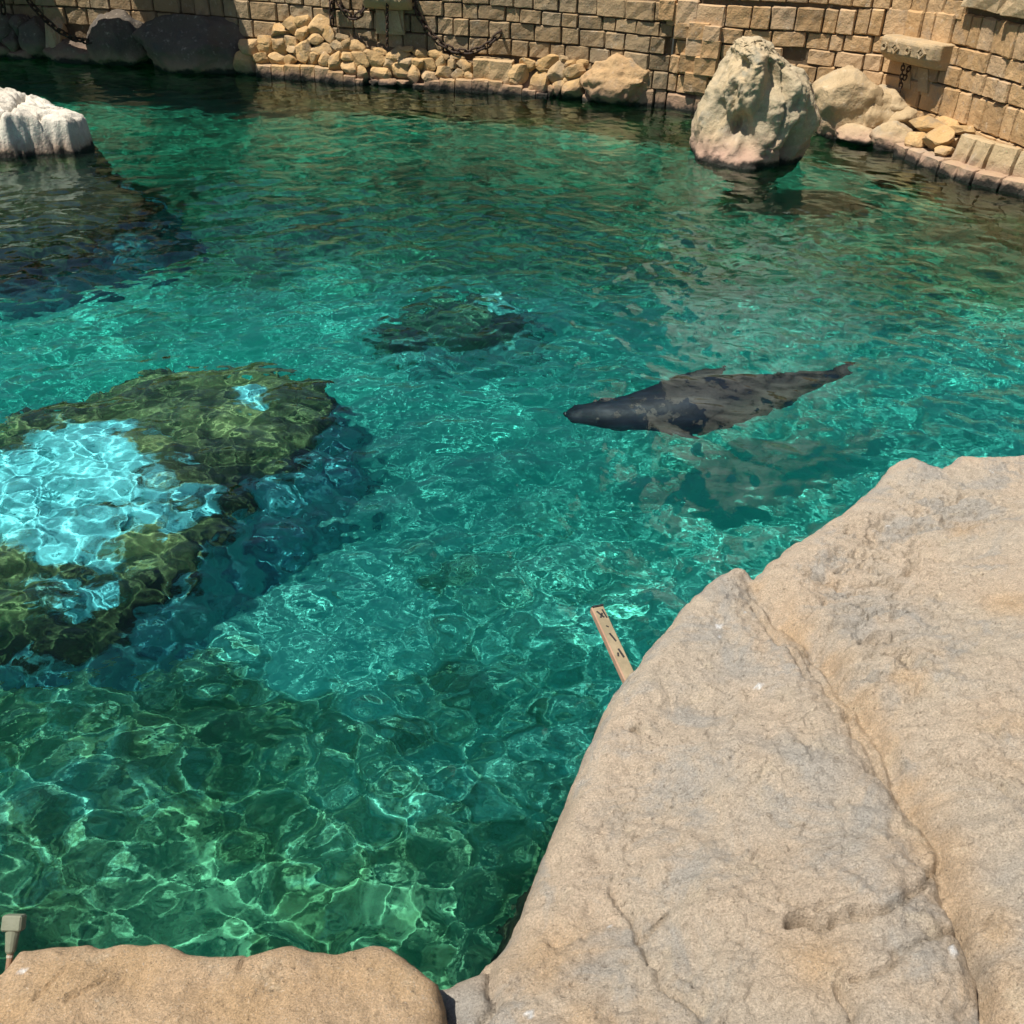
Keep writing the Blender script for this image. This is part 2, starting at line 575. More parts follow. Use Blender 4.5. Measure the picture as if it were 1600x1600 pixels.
# ------------------------------------------------------------------ stone block, rubble and rock makers
def block_mesh(seed):
    r = np.random.default_rng(seed)
    xs_ = np.array([-0.5, -0.455, -0.15, 0.16, 0.455, 0.5])
    zs_ = np.array([-0.5, -0.445, 0.0, 0.445, 0.5])
    V, idx = [], {}
    for j, z in enumerate(zs_):
        for i, x in enumerate(xs_):
            edge = i in (0, 5) or j in (0, 4)
            corner = i in (0, 5) and j in (0, 4)
            px, pz = x + r.normal(0, 0.012), z + r.normal(0, 0.014)
            if corner:
                px, pz = x * 0.955, z * 0.95
            y = 0.020 + r.random() * 0.010 if edge else -0.002 + r.normal(0, 0.0055)
            if corner:
                y += 0.012
            idx[i, j] = len(V)
            V.append((px, y, pz))
    ring = [(i, 0) for i in range(6)] + [(5, j) for j in range(1, 5)] + [(i, 4) for i in range(4, -1, -1)] + [(0, j) for j in range(3, 0, -1)]
    F = [(idx[i, j], idx[i + 1, j], idx[i + 1, j + 1], idx[i, j + 1]) for i in range(5) for j in range(4)]
    back, frnt = [], []
    for q in ring:
        x, y, z = V[idx[q]]
        frnt.append(len(V))
        V.append((x, y, z))
        back.append(len(V))
        V.append((x, 0.24, z))
    n = len(ring)
    for k in range(n):
        F.append((frnt[(k + 1) % n], frnt[k], back[k], back[(k + 1) % n]))
    me = bpy.data.meshes.new('block')
    me.from_pydata(V, [], F)
    me.polygons.foreach_set('use_smooth', np.zeros(len(F), bool))
    return me


def facet_sphere(seed, level=2, planes=14, lo=0.62, hi=0.95, rough=0.05, freq=1.6, square=1.0):
    r = np.random.default_rng(seed)
    bm = bmesh.new()
    bmesh.ops.create_icosphere(bm, subdivisions=level, radius=1)
    P = np.array([v.co for v in bm.verts])
    F = np.array([[v.index for v in f.verts] for f in bm.faces])
    bm.free()
    P = np.sign(P) * np.abs(P) ** square
    dirs = r.normal(size=(planes, 3))
    dirs /= np.linalg.norm(dirs, axis=1)[:, None]
    for d in dirs:
        o = lo + (hi - lo) * r.random()
        over = np.maximum(P @ d - o, 0)
        P = P - (over * 0.92)[:, None] * d[None, :]
    off = r.random(3) * 50
    disp = rough * fbm(P[:, 0] * freq + off[0], P[:, 1] * freq + off[1], P[:, 2] * freq + off[2], 4, 0.55)
    P = P * (1 + disp)[:, None]
    return P, F


BLOCKS = [block_mesh(s) for s in range(14)]
for b in BLOCKS:
    b.materials.append(M_BLOCK)
GBLOCKS = [b.copy() for b in BLOCKS]
for b in GBLOCKS:
    b.materials.clear()
    b.materials.append(M_GOLD)
STONES = []
for s in range(16):
    P, F = facet_sphere(100 + s, 3, 15, 0.45, 0.80, 0.05, square=0.85)
    P *= 1.24
    me = np_mesh('stone', P, F, False)
    me.materials.append(M_RUBBLE)
    STONES.append(me)


def rock(name, center, radii, rotz, seed, mat, parent=None, level=5, planes=16, lo=0.6, hi=0.95, rough=0.10, freq=1.5,
         square=1.0):
    P, F = facet_sphere(seed, level, planes, lo, hi, rough, freq, square)
    P = P * np.array(radii)
    c, s = math.cos(rotz), math.sin(rotz)
    P = np.stack([P[:, 0] * c - P[:, 1] * s, P[:, 0] * s + P[:, 1] * c, P[:, 2]], -1) + np.asarray(center)
    P[:, :] += 0.02 * np.stack([fbm(P[:, 0] * 5, P[:, 1] * 5, P[:, 2] * 5 + k * 9, 3) for k in range(3)], -1)
    o = link(name, np_mesh(name, P, F, True), mat, parent, receiver=True)
    return o


# ------------------------------------------------------------------ block walls
def build_wall(name, label, path, lines, meshes, core_mat, top, thick, skip=None, seed=1, srange=None, widths=(0.24, 0.48)):
    P = Path(path)
    r = random.Random(seed)
    base = P.pos(P.L / 2)
    root = thing(name, label, 'wall', (base[0], base[1], 0))
    # core: mortar sheet a little behind the block faces, real thickness
    n = 60
    V, F = [], []
    for i in range(n + 1):
        s = P.L * i / n
        p, t = P.pos(s), P.tan(s)
        nrm = np.array([-t[1], t[0]])              # away from the pool
        for (o, z) in ((0.055, -2.6), (0.055, top), (thick, top), (thick, -2.6)):
            q = p + nrm * o
            V.append((q[0], q[1], z))
    for i in range(n):
        a, b = i * 4, i * 4 + 4
        for k in range(3):
            F.append((a + k, b + k, b + k + 1, a + k + 1))
    F += [(0, 1, 2, 3), (n * 4 + 3, n * 4 + 2, n * 4 + 1, n * 4)]
    me = bpy.data.meshes.new('wall_core')
    me.from_pydata(V, [], F)
    link('wall_core', me, core_mat, root, receiver=True)
    for row in range(len(lines) - 1):
        s = -r.random() * 0.3
        while s < P.L:
            w = r.uniform(*widths)
            if r.random() < 0.15:
                w *= 1.35
            a, b = max(s, 0), min(s + w, P.L)
            s += w
            if b - a < 0.12:
                continue
            mid = (a + b) / 2
            x, y = P.pos(mid)
            z0 = float(np.interp(x, lines[row][0], lines[row][1]))
            z1 = float(np.interp(x, lines[row + 1][0], lines[row + 1][1]))
            if skip and skip(mid, x, (z0 + z1) / 2, z0, z1):
                continue
            gap = 0.016
            o = link('block', r.choice(meshes), None, root, receiver=z0 < 0.3)
            m = frame((x, y, (z0 + z1) / 2 + r.uniform(-.006, .006)), (*P.tan(mid), 0))
            m = m @ Matrix.Translation((0, r.uniform(-0.035, 0.015), 0)) @ Matrix.Rotation(r.uniform(-.03, .03), 4, 'Y')
            o.matrix_basis = m @ Matrix.Diagonal((b - a - gap, 1, z1 - z0 - gap, 1))
    return root, P


xl = [-12, -5, 1.0, 3]
def hl(left, right):
    return (xl, [left, left, right, right])
back_lines = [hl(-0.35, -0.35), hl(0.26, 0.26), hl(0.57, 0.54), hl(0.87, 0.79), hl(1.17, 1.05), hl(1.45, 1.26), hl(1.75, 1.55)]
def skip_back(s, x, z, z0, z1):
    if x < -10.6:
        return True
    if x < 0.9 and z1 < 0.60 and x > -5.2:          # behind the rubble bank
        return True
    if x < -4.9 and z1 < 0.4:
        return True
    if -9.3 < x < -7.2 and z1 < 0.6:
        return True
    if x < 0.9 and x > -4.6 and z1 < 0.62 + 0.3 * math.exp(-((x + 3.4) / 0.9) ** 2):
        return z0 < 0.5
    return False
back_wall, PB = build_wall('stone_wall', 'weathered grey brown block wall hung with rusty chains behind the rubble bank', BACK,
                           back_lines, BLOCKS, M_MORTAR, 2.5, 0.6, skip_back, 3)
xr = [2.3, 4.6, 6.0, 9]
right_lines = [(xr, [-0.35] * 4), (xr, [0.24] * 4), (xr, [0.52, 0.52, 0.47, 0.47]), (xr, [0.80, 0.83, 0.88, 0.9]),
               (xr, [1.03, 1.05, 1.14, 1.2]), (xr, [1.26, 1.28, 1.39, 1.46]), (xr, [1.57, 1.63, 1.80, 1.86])]
def skip_right(s, x, z, z0, z1):
    p = PR0.pos(s)
    if p[1] < 10.8:
        return True
    if p[1] < 16.2 and z1 < 0.3:
        return True
    if 4.1 < x < 4.5 and 0.8 < z < 1.04:            # a block is missing here
        return True
    return False
PR0 = Path(RIGHT)
right_wall, PR = build_wall('stone_wall', 'honey coloured block wall with carved bracket and sloping capstones', RIGHT,
                            right_lines, GBLOCKS, M_MORTAR, 1.86, 0.62, skip_right, 8, widths=(0.2, 0.46))
# rows above the capstone line where the wall is taller (towards the ragged corner) and capstones further on
r = random.Random(77)
s = 0.0
while s < PR.L:
    w = r.uniform(0.26, 0.46)
    x, y = PR.pos(s + w / 2)
    if y < 14.9:
        break
    for z0, z1 in ((1.64 + 0.012 * s, 1.93), (1.93, 2.25)):
        o = link('block', r.choice(GBLOCKS), None, right_wall)
        o.matrix_basis = frame((x, y, (z0 + z1) / 2), (*PR.tan(s + w / 2), 0)) @ Matrix.Diagonal((w - .016, 1, z1 - z0 - .016, 1))
    s += w
cap_me = block_mesh(51)
cap_me.materials.append(M_CARVED)
while s < PR.L - 1:
    w = r.uniform(0.75, 0.95)
    x, y = PR.pos(s + w / 2)
    o = link('capstone', cap_me, None, right_wall)
    o.matrix_basis = (frame((x, y, 2.03 + r.uniform(-.006, .006)), (*PR.tan(s + w / 2), 0)) @ Matrix.Translation((0, -0.12, 0))
                      @ Matrix.Diagonal((w - .012, 3.4, 0.34, 1)))
    s += w
# capstones on the back wall
s = 0.0
while s < PB.L:
    w = r.uniform(0.7, 0.9)
    x, y = PB.pos(s + w / 2)
    o = link('capstone', cap_me, None, back_wall)
    o.matrix_basis = (frame((x, y, 2.62), (*PB.tan(s + w / 2), 0)) @ Matrix.Translation((0, -0.08, 0))
                      @ Matrix.Diagonal((w - .012, 3.2, 0.22, 1)))
    s += w
# ragged stones that stand proud at the corner of the two walls
for k, (px, py, w, h) in enumerate([(1040, 15, 22, 26), (1055, 22, 26, 28), (1072, 20, 30, 34), (1068, 47, 28, 20), (1090, 48, 30, 22),
                                    (1110, 52, 24, 20), (1085, 73, 28, 24), (1108, 76, 26, 24), (1074, 98, 28, 24), (1100, 103, 32, 24),
                                    (1085, 128, 34, 26)]):
    q = hit_path(px, py, BACK + RIGHT[1:])
    d = np.linalg.norm(q - CAMP)
    o = link('block', GBLOCKS[k % 14], None, right_wall)
    o.matrix_basis = frame((q[0], q[1] - 0.10, q[2]), (0.93, -0.36, 0)) @ Matrix.Diagonal((w / FPX * d, 1.2, h / FPX * d, 1))

# ------------------------------------------------------------------ rubble bank, stones read off the photograph
bank = thing('rubble_bank', 'bank of rounded tan stones mortared along the foot of the chain hung wall', 'rubble', (-1.5, 18.2, 0))
def bank_point(px, py):
    """where the sight line meets the sloping face of the bank"""
    d = ray(px, py)
    sx = [p[0] for p in SHORE]
    sy = [p[1] for p in SHORE]
    lo, hi = 10.0, 26.0
    for _ in range(40):
        t = (lo + hi) / 2
        p = CAMP + d * t
        if p[1] > float(np.interp(p[0], sx, sy)) + 0.30 * max(p[2], 0):
            hi = t
        else:
            lo = t
    return CAMP + d * hi, hi
za = [(390,170,115,90),(465,130,95,60),(550,170,115,95),(310,205,120,80),(225,255,75,60),(135,300,110,110),(455,225,85,100),
      (530,255,95,60),(625,235,90,95),(690,235,60,50),(385,260,85,60),(305,290,95,100),(220,310,85,70),(395,312,85,45),(460,345,105,120),
      (575,312,120,75),(680,300,110,75),(735,270,60,50),(790,300,90,65),(200,375,85,70),(290,375,95,80),(370,375,65,70),(515,375,70,80),
      (590,385,80,75),(670,400,90,105),(720,355,85,65),(820,370,115,90),(850,330,60,30),(915,385,125,85),(935,330,90,34),(1010,405,80,75),
      (755,430,90,95),(825,470,80,85),(935,450,130,75),(1050,345,120,70),(1095,315,80,34),(1180,330,90,50),(1090,395,70,80),(1170,400,90,80),
      (1060,460,90,80),(1140,470,75,100),(1235,480,100,80),(1250,400,80,75),(1270,340,80,44),(1320,405,60,80),(1390,400,65,65),
      (1340,465,85,70),(1420,465,65,65),(1455,410,80,60),(1490,425,60,55),(1485,475,60,50),(995,470,30,30),(990,515,90,45),(900,515,50,32),
      (1075,525,60,45),(105,410,110,120),(1350,360,60,36),(1420,362,60,30)]
zb = [(370,450,110,100),(430,410,90,60),(345,510,80,90),(545,395,130,65),(640,375,50,40),(685,405,75,50),(510,435,80,40),(490,520,120,140),
      (610,460,115,105),(730,460,130,95),(755,400,60,50),(555,570,50,80),(615,560,70,110),(670,525,45,60),(720,565,140,105),(435,555,25,30),
      (915,400,40,30),(870,620,70,40),(1015,640,50,40),(805,625,90,50)]
st = [(360 + a / 4, b / 4, c / 4, d / 4) for a, b, c, d in za] + [(720 + a / 4, b / 4, c / 4, d / 4) for a, b, c, d in zb]
r = random.Random(4)
for k, (px, py, w, h) in enumerate(st):
    p, t = bank_point(px, py)
    sw, sh = w / FPX * t * 0.58, h / FPX * t * 0.58
    dp = 0.75 * (sw + sh) / 2
    o = link('stone', STONES[k % 16], None, bank, receiver=p[2] < 0.3)
    o.matrix_basis = (Matrix.Translation((p[0], p[1] + dp * 0.55, p[2])) @ Matrix.Rotation(r.uniform(-.15, .15), 4, 'Y')
                      @ Matrix.Diagonal((sw, dp, sh, 1)) @ Matrix.Rotation(r.choice((0, 1.57, 3.14)), 4, 'Z'))
# mortar that fills the bank between the stones
V, F = [], []
nx, nz = 110, 14
xs_ = np.linspace(-5.3, 2.3, nx)
prof = np.interp(xs_, [-5.3, -4.6, -3.9, -3.3, -2.7, -2.2, -1.5, -0.6, 0.2, 0.8, 1.4, 2.3],
                 [0.35, 0.62, 0.95, 1.0, 0.78, 0.66, 0.56, 0.46, 0.50, 0.56, 0.5, 0.25])
sx = [p[0] for p in SHORE]
sy = [p[1] for p in SHORE]
for i, x in enumerate(xs_):
    for j in range(nz):
        f = j / (nz - 1)
        z = -0.8 + f * (prof[i] + 0.8)
        y = float(np.interp(x, sx, sy)) + 0.12 + 0.30 * max(z, 0) + (0.45 if j == nz - 1 else 0)
        V.append((x, y, z))
V = np.array(V)
V[:, 1] += 0.03 * fbm(V[:, 0] * 6, V[:, 2] * 6, 2.2, 3)
link('mortar_bed', np_mesh('mortar_bed', V, grid_faces(nx, nz)[:, ::-1]), M_MORTAR, bank, receiver=True)
# kerb stones along the waterline
ka = [(210,445,95,60),(300,450,80,65),(390,450,100,70),(485,455,85,75),(575,470,90,80),(660,485,95,60),(745,502,75,46),(805,512,50,28),
      (1180,545,80,30),(1260,533,95,50),(1355,533,95,60),(1460,540,105,70),(1560,545,100,70)]
kb = [(125,540,95,75),(215,548,90,70),(320,572,125,62),(425,592,85,46),(505,604,70,34),(130,440,105,125),(250,455,140,130)]
ks = [(360 + a / 4, b / 4, c / 4, d / 4) for a, b, c, d in ka] + [(720 + a / 4, b / 4, c / 4, d / 4) for a, b, c, d in kb]
KERB = [block_mesh(200 + i) for i in range(5)]
for b in KERB:
    b.materials.append(M_RUBBLE)
for k, (px, py, w, h) in enumerate(ks):
    p, t = bank_point(px, py)
    o = link('kerb_stone', KERB[k % 5], None, bank, receiver=True)
    sh = h / FPX * t + (0.14 if p[2] < 0.25 else 0)
    o.matrix_basis = (frame((p[0], p[1] - 0.04, p[2] - (0.06 if p[2] < 0.25 else 0)), (0.99, -0.1, 0))
                      @ Matrix.Diagonal((w / FPX * t * 0.97, 1.4, sh, 1)))
# pebbly mortar lump at the end of the bank
rock('mortar_lump', (1.55, 17.75, 0.30), (0.62, 0.36, 0.42), -0.2, 61, M_GRAVEL, bank, 5, 14, 0.65, 0.95, 0.13, 2.2)

# ------------------------------------------------------------------ dark boulders at the shaded end of the back wall
def wall_rock(name, label, px, py, rx, rz, depth, seed, mat, rotz=0.0, group=None, lo=0.7, **kw):
    q = hit_path(px, py, BACK + RIGHT[1:])
    o = rock(name, (q[0], q[1] - depth * 0.35, q[2]), (rx, depth, rz), rotz, seed, mat, lo=lo, **kw)
    tag(o, label, 'boulder', group)
    return o
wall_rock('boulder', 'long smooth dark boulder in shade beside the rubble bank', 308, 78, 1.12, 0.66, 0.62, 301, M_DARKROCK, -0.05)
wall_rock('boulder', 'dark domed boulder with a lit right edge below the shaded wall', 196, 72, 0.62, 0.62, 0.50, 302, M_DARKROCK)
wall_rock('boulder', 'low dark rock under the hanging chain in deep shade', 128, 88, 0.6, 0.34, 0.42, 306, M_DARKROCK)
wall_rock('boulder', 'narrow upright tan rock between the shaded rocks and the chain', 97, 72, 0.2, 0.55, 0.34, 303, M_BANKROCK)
pile = thing('rock_pile', 'pile of small dark rounded rocks cemented in the shaded corner under the chain', 'rock pile', (-9.8, 20.0, 0))
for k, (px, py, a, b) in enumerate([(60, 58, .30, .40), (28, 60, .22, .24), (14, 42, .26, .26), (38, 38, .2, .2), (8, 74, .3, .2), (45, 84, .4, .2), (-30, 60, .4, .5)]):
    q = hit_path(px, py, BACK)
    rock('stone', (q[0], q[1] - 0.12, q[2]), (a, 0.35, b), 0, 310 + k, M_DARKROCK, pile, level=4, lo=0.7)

# unseen platforms over the wall top, added and shaped to shade the corner below
def platform(label, x0, x1, z, out):
    y = float(np.interp((x0 + x1) / 2, [p[0] for p in BACK], [p[1] for p in BACK]))
    bm = bmesh.new()
    bmesh.ops.create_cube(bm, size=1, matrix=Matrix.Translation(((x0 + x1) / 2, y + 0.3 - out / 2, z)) @ Matrix.Diagonal((x1 - x0, out + 0.8, 0.5, 1)))
    bmesh.ops.bevel(bm, geom=bm.edges[:], offset=0.06, segments=2, affect='EDGES')
    o = link('shade_platform', bm_mesh('shade_platform', bm), M_GOLD)
    tag(o, label, 'platform')
SX = SUN_DIR.x / SUN_DIR.z
platform('wide unseen platform added over the wall top to shade the corner', -16.0, -9.75, 3.0, 2.2)
platform('short unseen platform added over the wall top to shade the smooth dark boulder', -8.02, -6.15, 3.0, 2.4)

bm = bmesh.new()  # unseen beam, added so that its shade reaches the domed boulder
bmesh.ops.create_cube(bm, size=1, matrix=Matrix.Translation((-8.6, 18.55, 2.78)) @ Matrix.Diagonal((4.6, 1.3, 0.42, 1)))
bmesh.ops.bevel(bm, geom=bm.edges[:], offset=0.05, segments=2, affect='EDGES')
o = link('shade_beam', bm_mesh('shade_beam', bm), M_GOLD)
tag(o, 'unseen beam added between the two platforms to shade the domed boulder', 'beam')

# ------------------------------------------------------------------ standing rock in the water
def loft_rock(name, rings, seed, mat, n=150, m=120, rough=0.09, dents=(), cracks=()):
    """rings: (z, x_left, x_right, y_front, y_back)"""
    R_ = np.array(rings)
    zt = np.linspace(0, 1, m)
    zz = np.interp(zt, np.linspace(0, 1, len(R_)), R_[:, 0])
    par = [np.interp(zt, np.linspace(0, 1, len(R_)), R_[:, k]) for k in range(1, 5)]
    ker = np.array([1, 4, 6, 4, 1]) / 16
    for it in range(3):
        par = [np.convolve(np.pad(p, 2, 'edge'), ker, 'valid') for p in par]
    th = np.linspace(0, 2 * np.pi, n, endpoint=False)
    e = 0.78
    cx, sx_ = np.sign(np.cos(th)) * np.abs(np.cos(th)) ** e, np.sign(np.sin(th)) * np.abs(np.sin(th)) ** e
    xc, xr_ = (par[0] + par[1]) / 2, (par[1] - par[0]) / 2
    yc, yr = (par[2] + par[3]) / 2, (par[3] - par[2]) / 2
    X = xc[:, None] + xr_[:, None] * cx[None, :]
    Y = yc[:, None] + yr[:, None] * sx_[None, :]
    Z = np.repeat(zz[:, None], n, 1)
    o3 = seed * 3.7
    nx, ny = cx[None, :], sx_[None, :]
    rf = np.random.default_rng(seed)
    U = np.stack([np.repeat(cx[None, :], m, 0), np.repeat(sx_[None, :], m, 0), np.repeat((2 * (zz - 0.4) / 2.2)[:, None], n, 1)], -1)
    cut = np.zeros(X.shape)
    for _ in range(34):
        dv = rf.normal(size=3) * (1, 1, 0.55)
        dv /= np.linalg.norm(dv)
        cut = np.maximum(cut, np.maximum(U @ dv - rf.uniform(0.60, 0.98), 0) * 0.8)
    d = -cut * np.minimum(xr_, yr)[:, None] + rough * 0.65 * fbm(X * 2.2 + o3, Y * 2.2, Z * 1.3, 5, 0.58) + rough * 0.45 * fbm(X * 4 + o3, Y * 4, Z * 2.0, 5, 0.6, True) + 0.02
    for (dx, dz, rx_, rz_, dep) in dents:
        front = smooth(0.2, -0.5, np.repeat(ny, m, 0))
        d = d - dep * np.exp(-(((X - dx) / rx_) ** 2 + ((Z - dz) / rz_) ** 2) ** 1.5) * front
    for pts, w_, dep in cracks:
        front = smooth(0.2, -0.5, np.repeat(ny, m, 0))
        wob = 0.03 * fbm(X * 5, Z * 5, 1.0, 3)
        d = d - dep * np.exp(-(seg_dist(X + wob, Z, pts) / w_) ** 2) * front
    X, Y = X + d * nx, Y + d * ny
    Z = Z + 0.06 * fbm(X * 2.5, Y * 2.5, o3, 4)
    V = np.stack([X, Y, Z], -1).reshape(-1, 3)
    i = np.arange(m * n).reshape(m, n)
    j = np.roll(i, -1, 1)
    F = np.stack([i[:-1], j[:-1], j[1:], i[1:]], -1).reshape(-1, 4)
    V = np.concatenate([V, [V[-n:].mean(0) + (0, 0, 0.01)]])
    top = np.stack([i[-1], j[-1], np.full(n, len(V) - 1), np.full(n, len(V) - 1)], -1)
    me = bpy.data.meshes.new(name)
    me.from_pydata(V.tolist(), [], F.tolist() + [t[:3].tolist() for t in top])
    me.polygons.foreach_set('use_smooth', np.ones(len(me.polygons), bool))
    return link(name, me, mat, receiver=True)


YP = 13.75
def sil(px_l, px_r, py, yd=YP):
    a, b = at_depth(px_l, py, yd), at_depth(px_r, py, yd)
    return (a[2] + b[2]) / 2, a[0], b[0]
rg = [(-2.2, 2.1, 3.9, 13.2, 15.2)]
for py, l_, r_, yf, yb in [(262, 1070, 1264, 13.40, 14.9), (240, 1075, 1276, 13.46, 14.85), (200, 1088, 1288, 13.50, 14.8), (165, 1100, 1292, 13.46, 14.75),
                           (135, 1110, 1290, 13.40, 14.7), (110, 1120, 1276, 13.42, 14.6), (90, 1133, 1244, 13.55, 14.5),
                           (76, 1148, 1218, 13.72, 14.35), (68, 1163, 1195, 13.85, 14.15)]:
    z, a, b = sil(l_, r_, py)
    rg.append((z, a, b, yf, yb))
def pz(px, py):
    q = at_depth(px, py, 13.45)
    return q[0], q[2]
dents = []
for px, py, rw, rh, dep in [(1150, 205, 24, 18, 0.26), (1195, 175, 14, 24, 0.18), (1148, 108, 13, 12, 0.14), (1222, 128, 24, 22, 0.26),
                            (1170, 235, 16, 18, 0.16), (1252, 240, 14, 22, 0.12), (1110, 180, 8, 20, 0.10), (1205, 205, 18, 14, 0.08)]:
    x, z = pz(px, py)
    dents.append((x, z, rw * 0.0095, rh * 0.0095, dep))
pillar = loft_rock('standing_rock', rg, 4, M_PILLAR, dents=dents, rough=0.10,
                   cracks=[([pz(1252, 110), pz(1243, 160), pz(1222, 215), pz(1200, 250)], 0.022, 0.09),
                           ([pz(1205, 235), pz(1260, 240)], 0.02, 0.05)])
tag(pillar, 'tall pitted grey rock standing in the water before the honey coloured wall', 'rock')

# ------------------------------------------------------------------ rocks made as stepped height fields
def field_rock(name, poly, x0, x1, y0, y1, step, top_fn, edge, drop, mat, base=-2.6, detail=None, stain=None, wobble=0.05, cull=0.9):
    gx, gy = np.arange(x0, x1 + step, step), np.arange(y0, y1 + step, step)
    X, Y = np.meshgrid(gx, gy)
    ox = wobble * fbm(X * 2.2, Y * 2.2, 3.3, 4)
    oy = wobble * fbm(X * 2.2, Y * 2.2, 13.3, 4)
    ox = ox + 0.6 * wobble * fbm(X * 13, Y * 13, 23.3, 3)
    oy = oy + 0.6 * wobble * fbm(X * 13, Y * 13, 33.3, 3)
    d = poly_sd(X + ox, Y + oy, poly)
    Z = top_fn(X, Y, d)
    ins = np.maximum(d, 0)
    Z = Z - edge[0] * np.exp(-ins / edge[1])
    Z = np.where(d < 0, Z + d * drop, Z)
    if detail is not None:
        Z = Z + detail(X, Y, d)
    Z = np.maximum(Z, base)
    F = grid_faces(*X.shape)
    keep = (d.reshape(-1)[F].max(1) > -cull)
    F = F[keep]
    used = np.unique(F)
    remap = np.full(X.size, -1)
    remap[used] = np.arange(len(used))
    V = np.stack([X, Y, Z], -1).reshape(-1, 3)[used]
    me = np_mesh(name, V, remap[F])
    if stain is not None:
        set_color(me, stain(X, Y, d, Z).reshape(-1, 3)[used])
    return link(name, me, mat, receiver=True)


# bleached slab rock at the left
WP = [(-9.5, 12.1), (-7.4, 12.5), (-6.95, 12.75), (-6.5, 12.78), (-6.05, 13.02), (-5.80, 13.06), (-5.72, 13.32), (-5.78, 13.52), (-6.2, 13.8), (-6.9, 14.1), (-9.5, 14.6)]
def white_top(X, Y, d):
    z = 0.45 - 0.17 * (X + 5.9) - 0.06 * np.abs(Y - 13.35)
    z = np.minimum(z, 1.0)
    l = fbm(X * 1.2, Y * 2.2, 4.4, 3)
    q = l * 3 + 0.9 * X - 0.5 * Y
    steps = (np.floor(q) + smooth(0.0, 0.16, q - np.floor(q))) * -0.05 + 0.05 * q
    return z + steps + 0.05 * fbm(X * 1.3, Y * 1.3, 7.1, 3) + 0.012 * fbm(X * 6, Y * 6, 1.1, 4)
white_cr = [[at(q[0], q[1], 0.5)[:2] for q in pts] for pts in
            ([(-40, 185), (5, 178), (30, 165), (40, 150)], [(85, 195), (82, 180), (60, 172)], [(20, 222), (45, 216), (62, 224), (95, 222)])]
def white_detail(X, Y, d):
    z = 0
    for c in white_cr:
        z = z - 0.10 * np.exp(-(seg_dist(X + 0.06 * fbm(X * 4, Y * 4, 2, 3), Y + 0.06 * fbm(X * 4, Y * 4, 12, 3), c) / 0.026) ** 2)
    return z
wr = field_rock('slab_rock', WP, -9.6, -5.2, 11.8, 14.9, 0.018, white_top, (0.04, 0.035), 6.0, M_WHITE, detail=white_detail, wobble=0.04, cull=0.4)
tag(wr, 'bleached white slab of layered rock rising from the dark water', 'rock')

# ------------------------------------------------------------------ submerged rocks
def px_poly(pts, z):
    return [tuple(uw(*q, z)[:2]) for q in pts]
def inside(X, Y, poly, soft=0.08):
    return smooth(-soft, soft, poly_sd(X + 0.06 * fbm(X * 3, Y * 3, 1, 3), Y + 0.06 * fbm(X * 3, Y * 3, 7, 3), poly))
S1 = px_poly([(-260, 760), (-100, 690), (40, 640), (160, 600), (250, 566), (430, 562), (500, 602), (512, 662), (400, 735), (320, 800), (262, 870), (190, 935), (90, 960), (-60, 950), (-300, 960)], -0.78)
P1 = px_poly([(-200, 720), (0, 694), (100, 660), (200, 655), (252, 700), (338, 762), (250, 832), (170, 880), (100, 925), (30, 880), (0, 850), (-200, 870)], -0.74)
P1b = px_poly([(365, 600), (400, 596), (425, 622), (385, 640), (362, 632)], -0.74)
P1c = px_poly([(240, 830), (335, 758), (342, 768), (250, 842)], -0.74)
P1d = px_poly([(95, 925), (180, 895), (184, 903), (100, 934)], -0.74)
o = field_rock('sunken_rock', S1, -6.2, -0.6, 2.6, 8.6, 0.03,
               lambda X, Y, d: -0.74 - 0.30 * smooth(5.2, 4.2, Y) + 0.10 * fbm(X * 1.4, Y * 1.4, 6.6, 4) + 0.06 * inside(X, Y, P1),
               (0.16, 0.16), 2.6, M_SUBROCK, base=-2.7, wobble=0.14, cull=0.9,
               stain=lambda X, Y, d, Z: np.stack([np.maximum.reduce([0.95 * inside(X, Y, P1, 0.3) - 0.5 * smooth(-0.1, 0.5, fbm(X * 1.5, Y * 3.0, 41, 5)), 0.9 * smooth(0.0, -0.10, d), 0.7 * inside(X, Y, P1b, 0.1), inside(X, Y, P1c, 0.03),  # sides get the blue paint too, partly to imitate bluish haze in their shade
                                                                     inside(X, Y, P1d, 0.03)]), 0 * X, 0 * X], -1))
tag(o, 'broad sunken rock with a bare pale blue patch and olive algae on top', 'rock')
S2 = px_poly([(600, 480), (625, 452), (690, 432), (780, 425), (815, 450), (805, 478), (720, 490), (640, 492)], -1.0)
P2 = px_poly([(762, 428), (795, 418), (818, 432), (810, 448), (770, 454)], -0.85)
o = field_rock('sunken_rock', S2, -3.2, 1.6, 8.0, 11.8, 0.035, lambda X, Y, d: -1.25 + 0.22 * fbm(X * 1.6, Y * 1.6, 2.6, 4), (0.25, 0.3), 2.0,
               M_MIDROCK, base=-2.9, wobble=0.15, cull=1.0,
               stain=lambda X, Y, d, Z: np.stack([np.maximum(1.5 * inside(X, Y, P2, 0.08), 0.62 * smooth(0.0, -0.15, d)), 0 * X, 0 * X], -1))  # blue on the sides is paint that also lifts their shade
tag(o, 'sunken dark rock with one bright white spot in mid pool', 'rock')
S3 = px_poly([(-320, 250), (0, 262), (140, 255), (190, 284), (225, 308), (180, 330), (120, 350), (60, 366), (0, 372), (-320, 390)], -0.45)
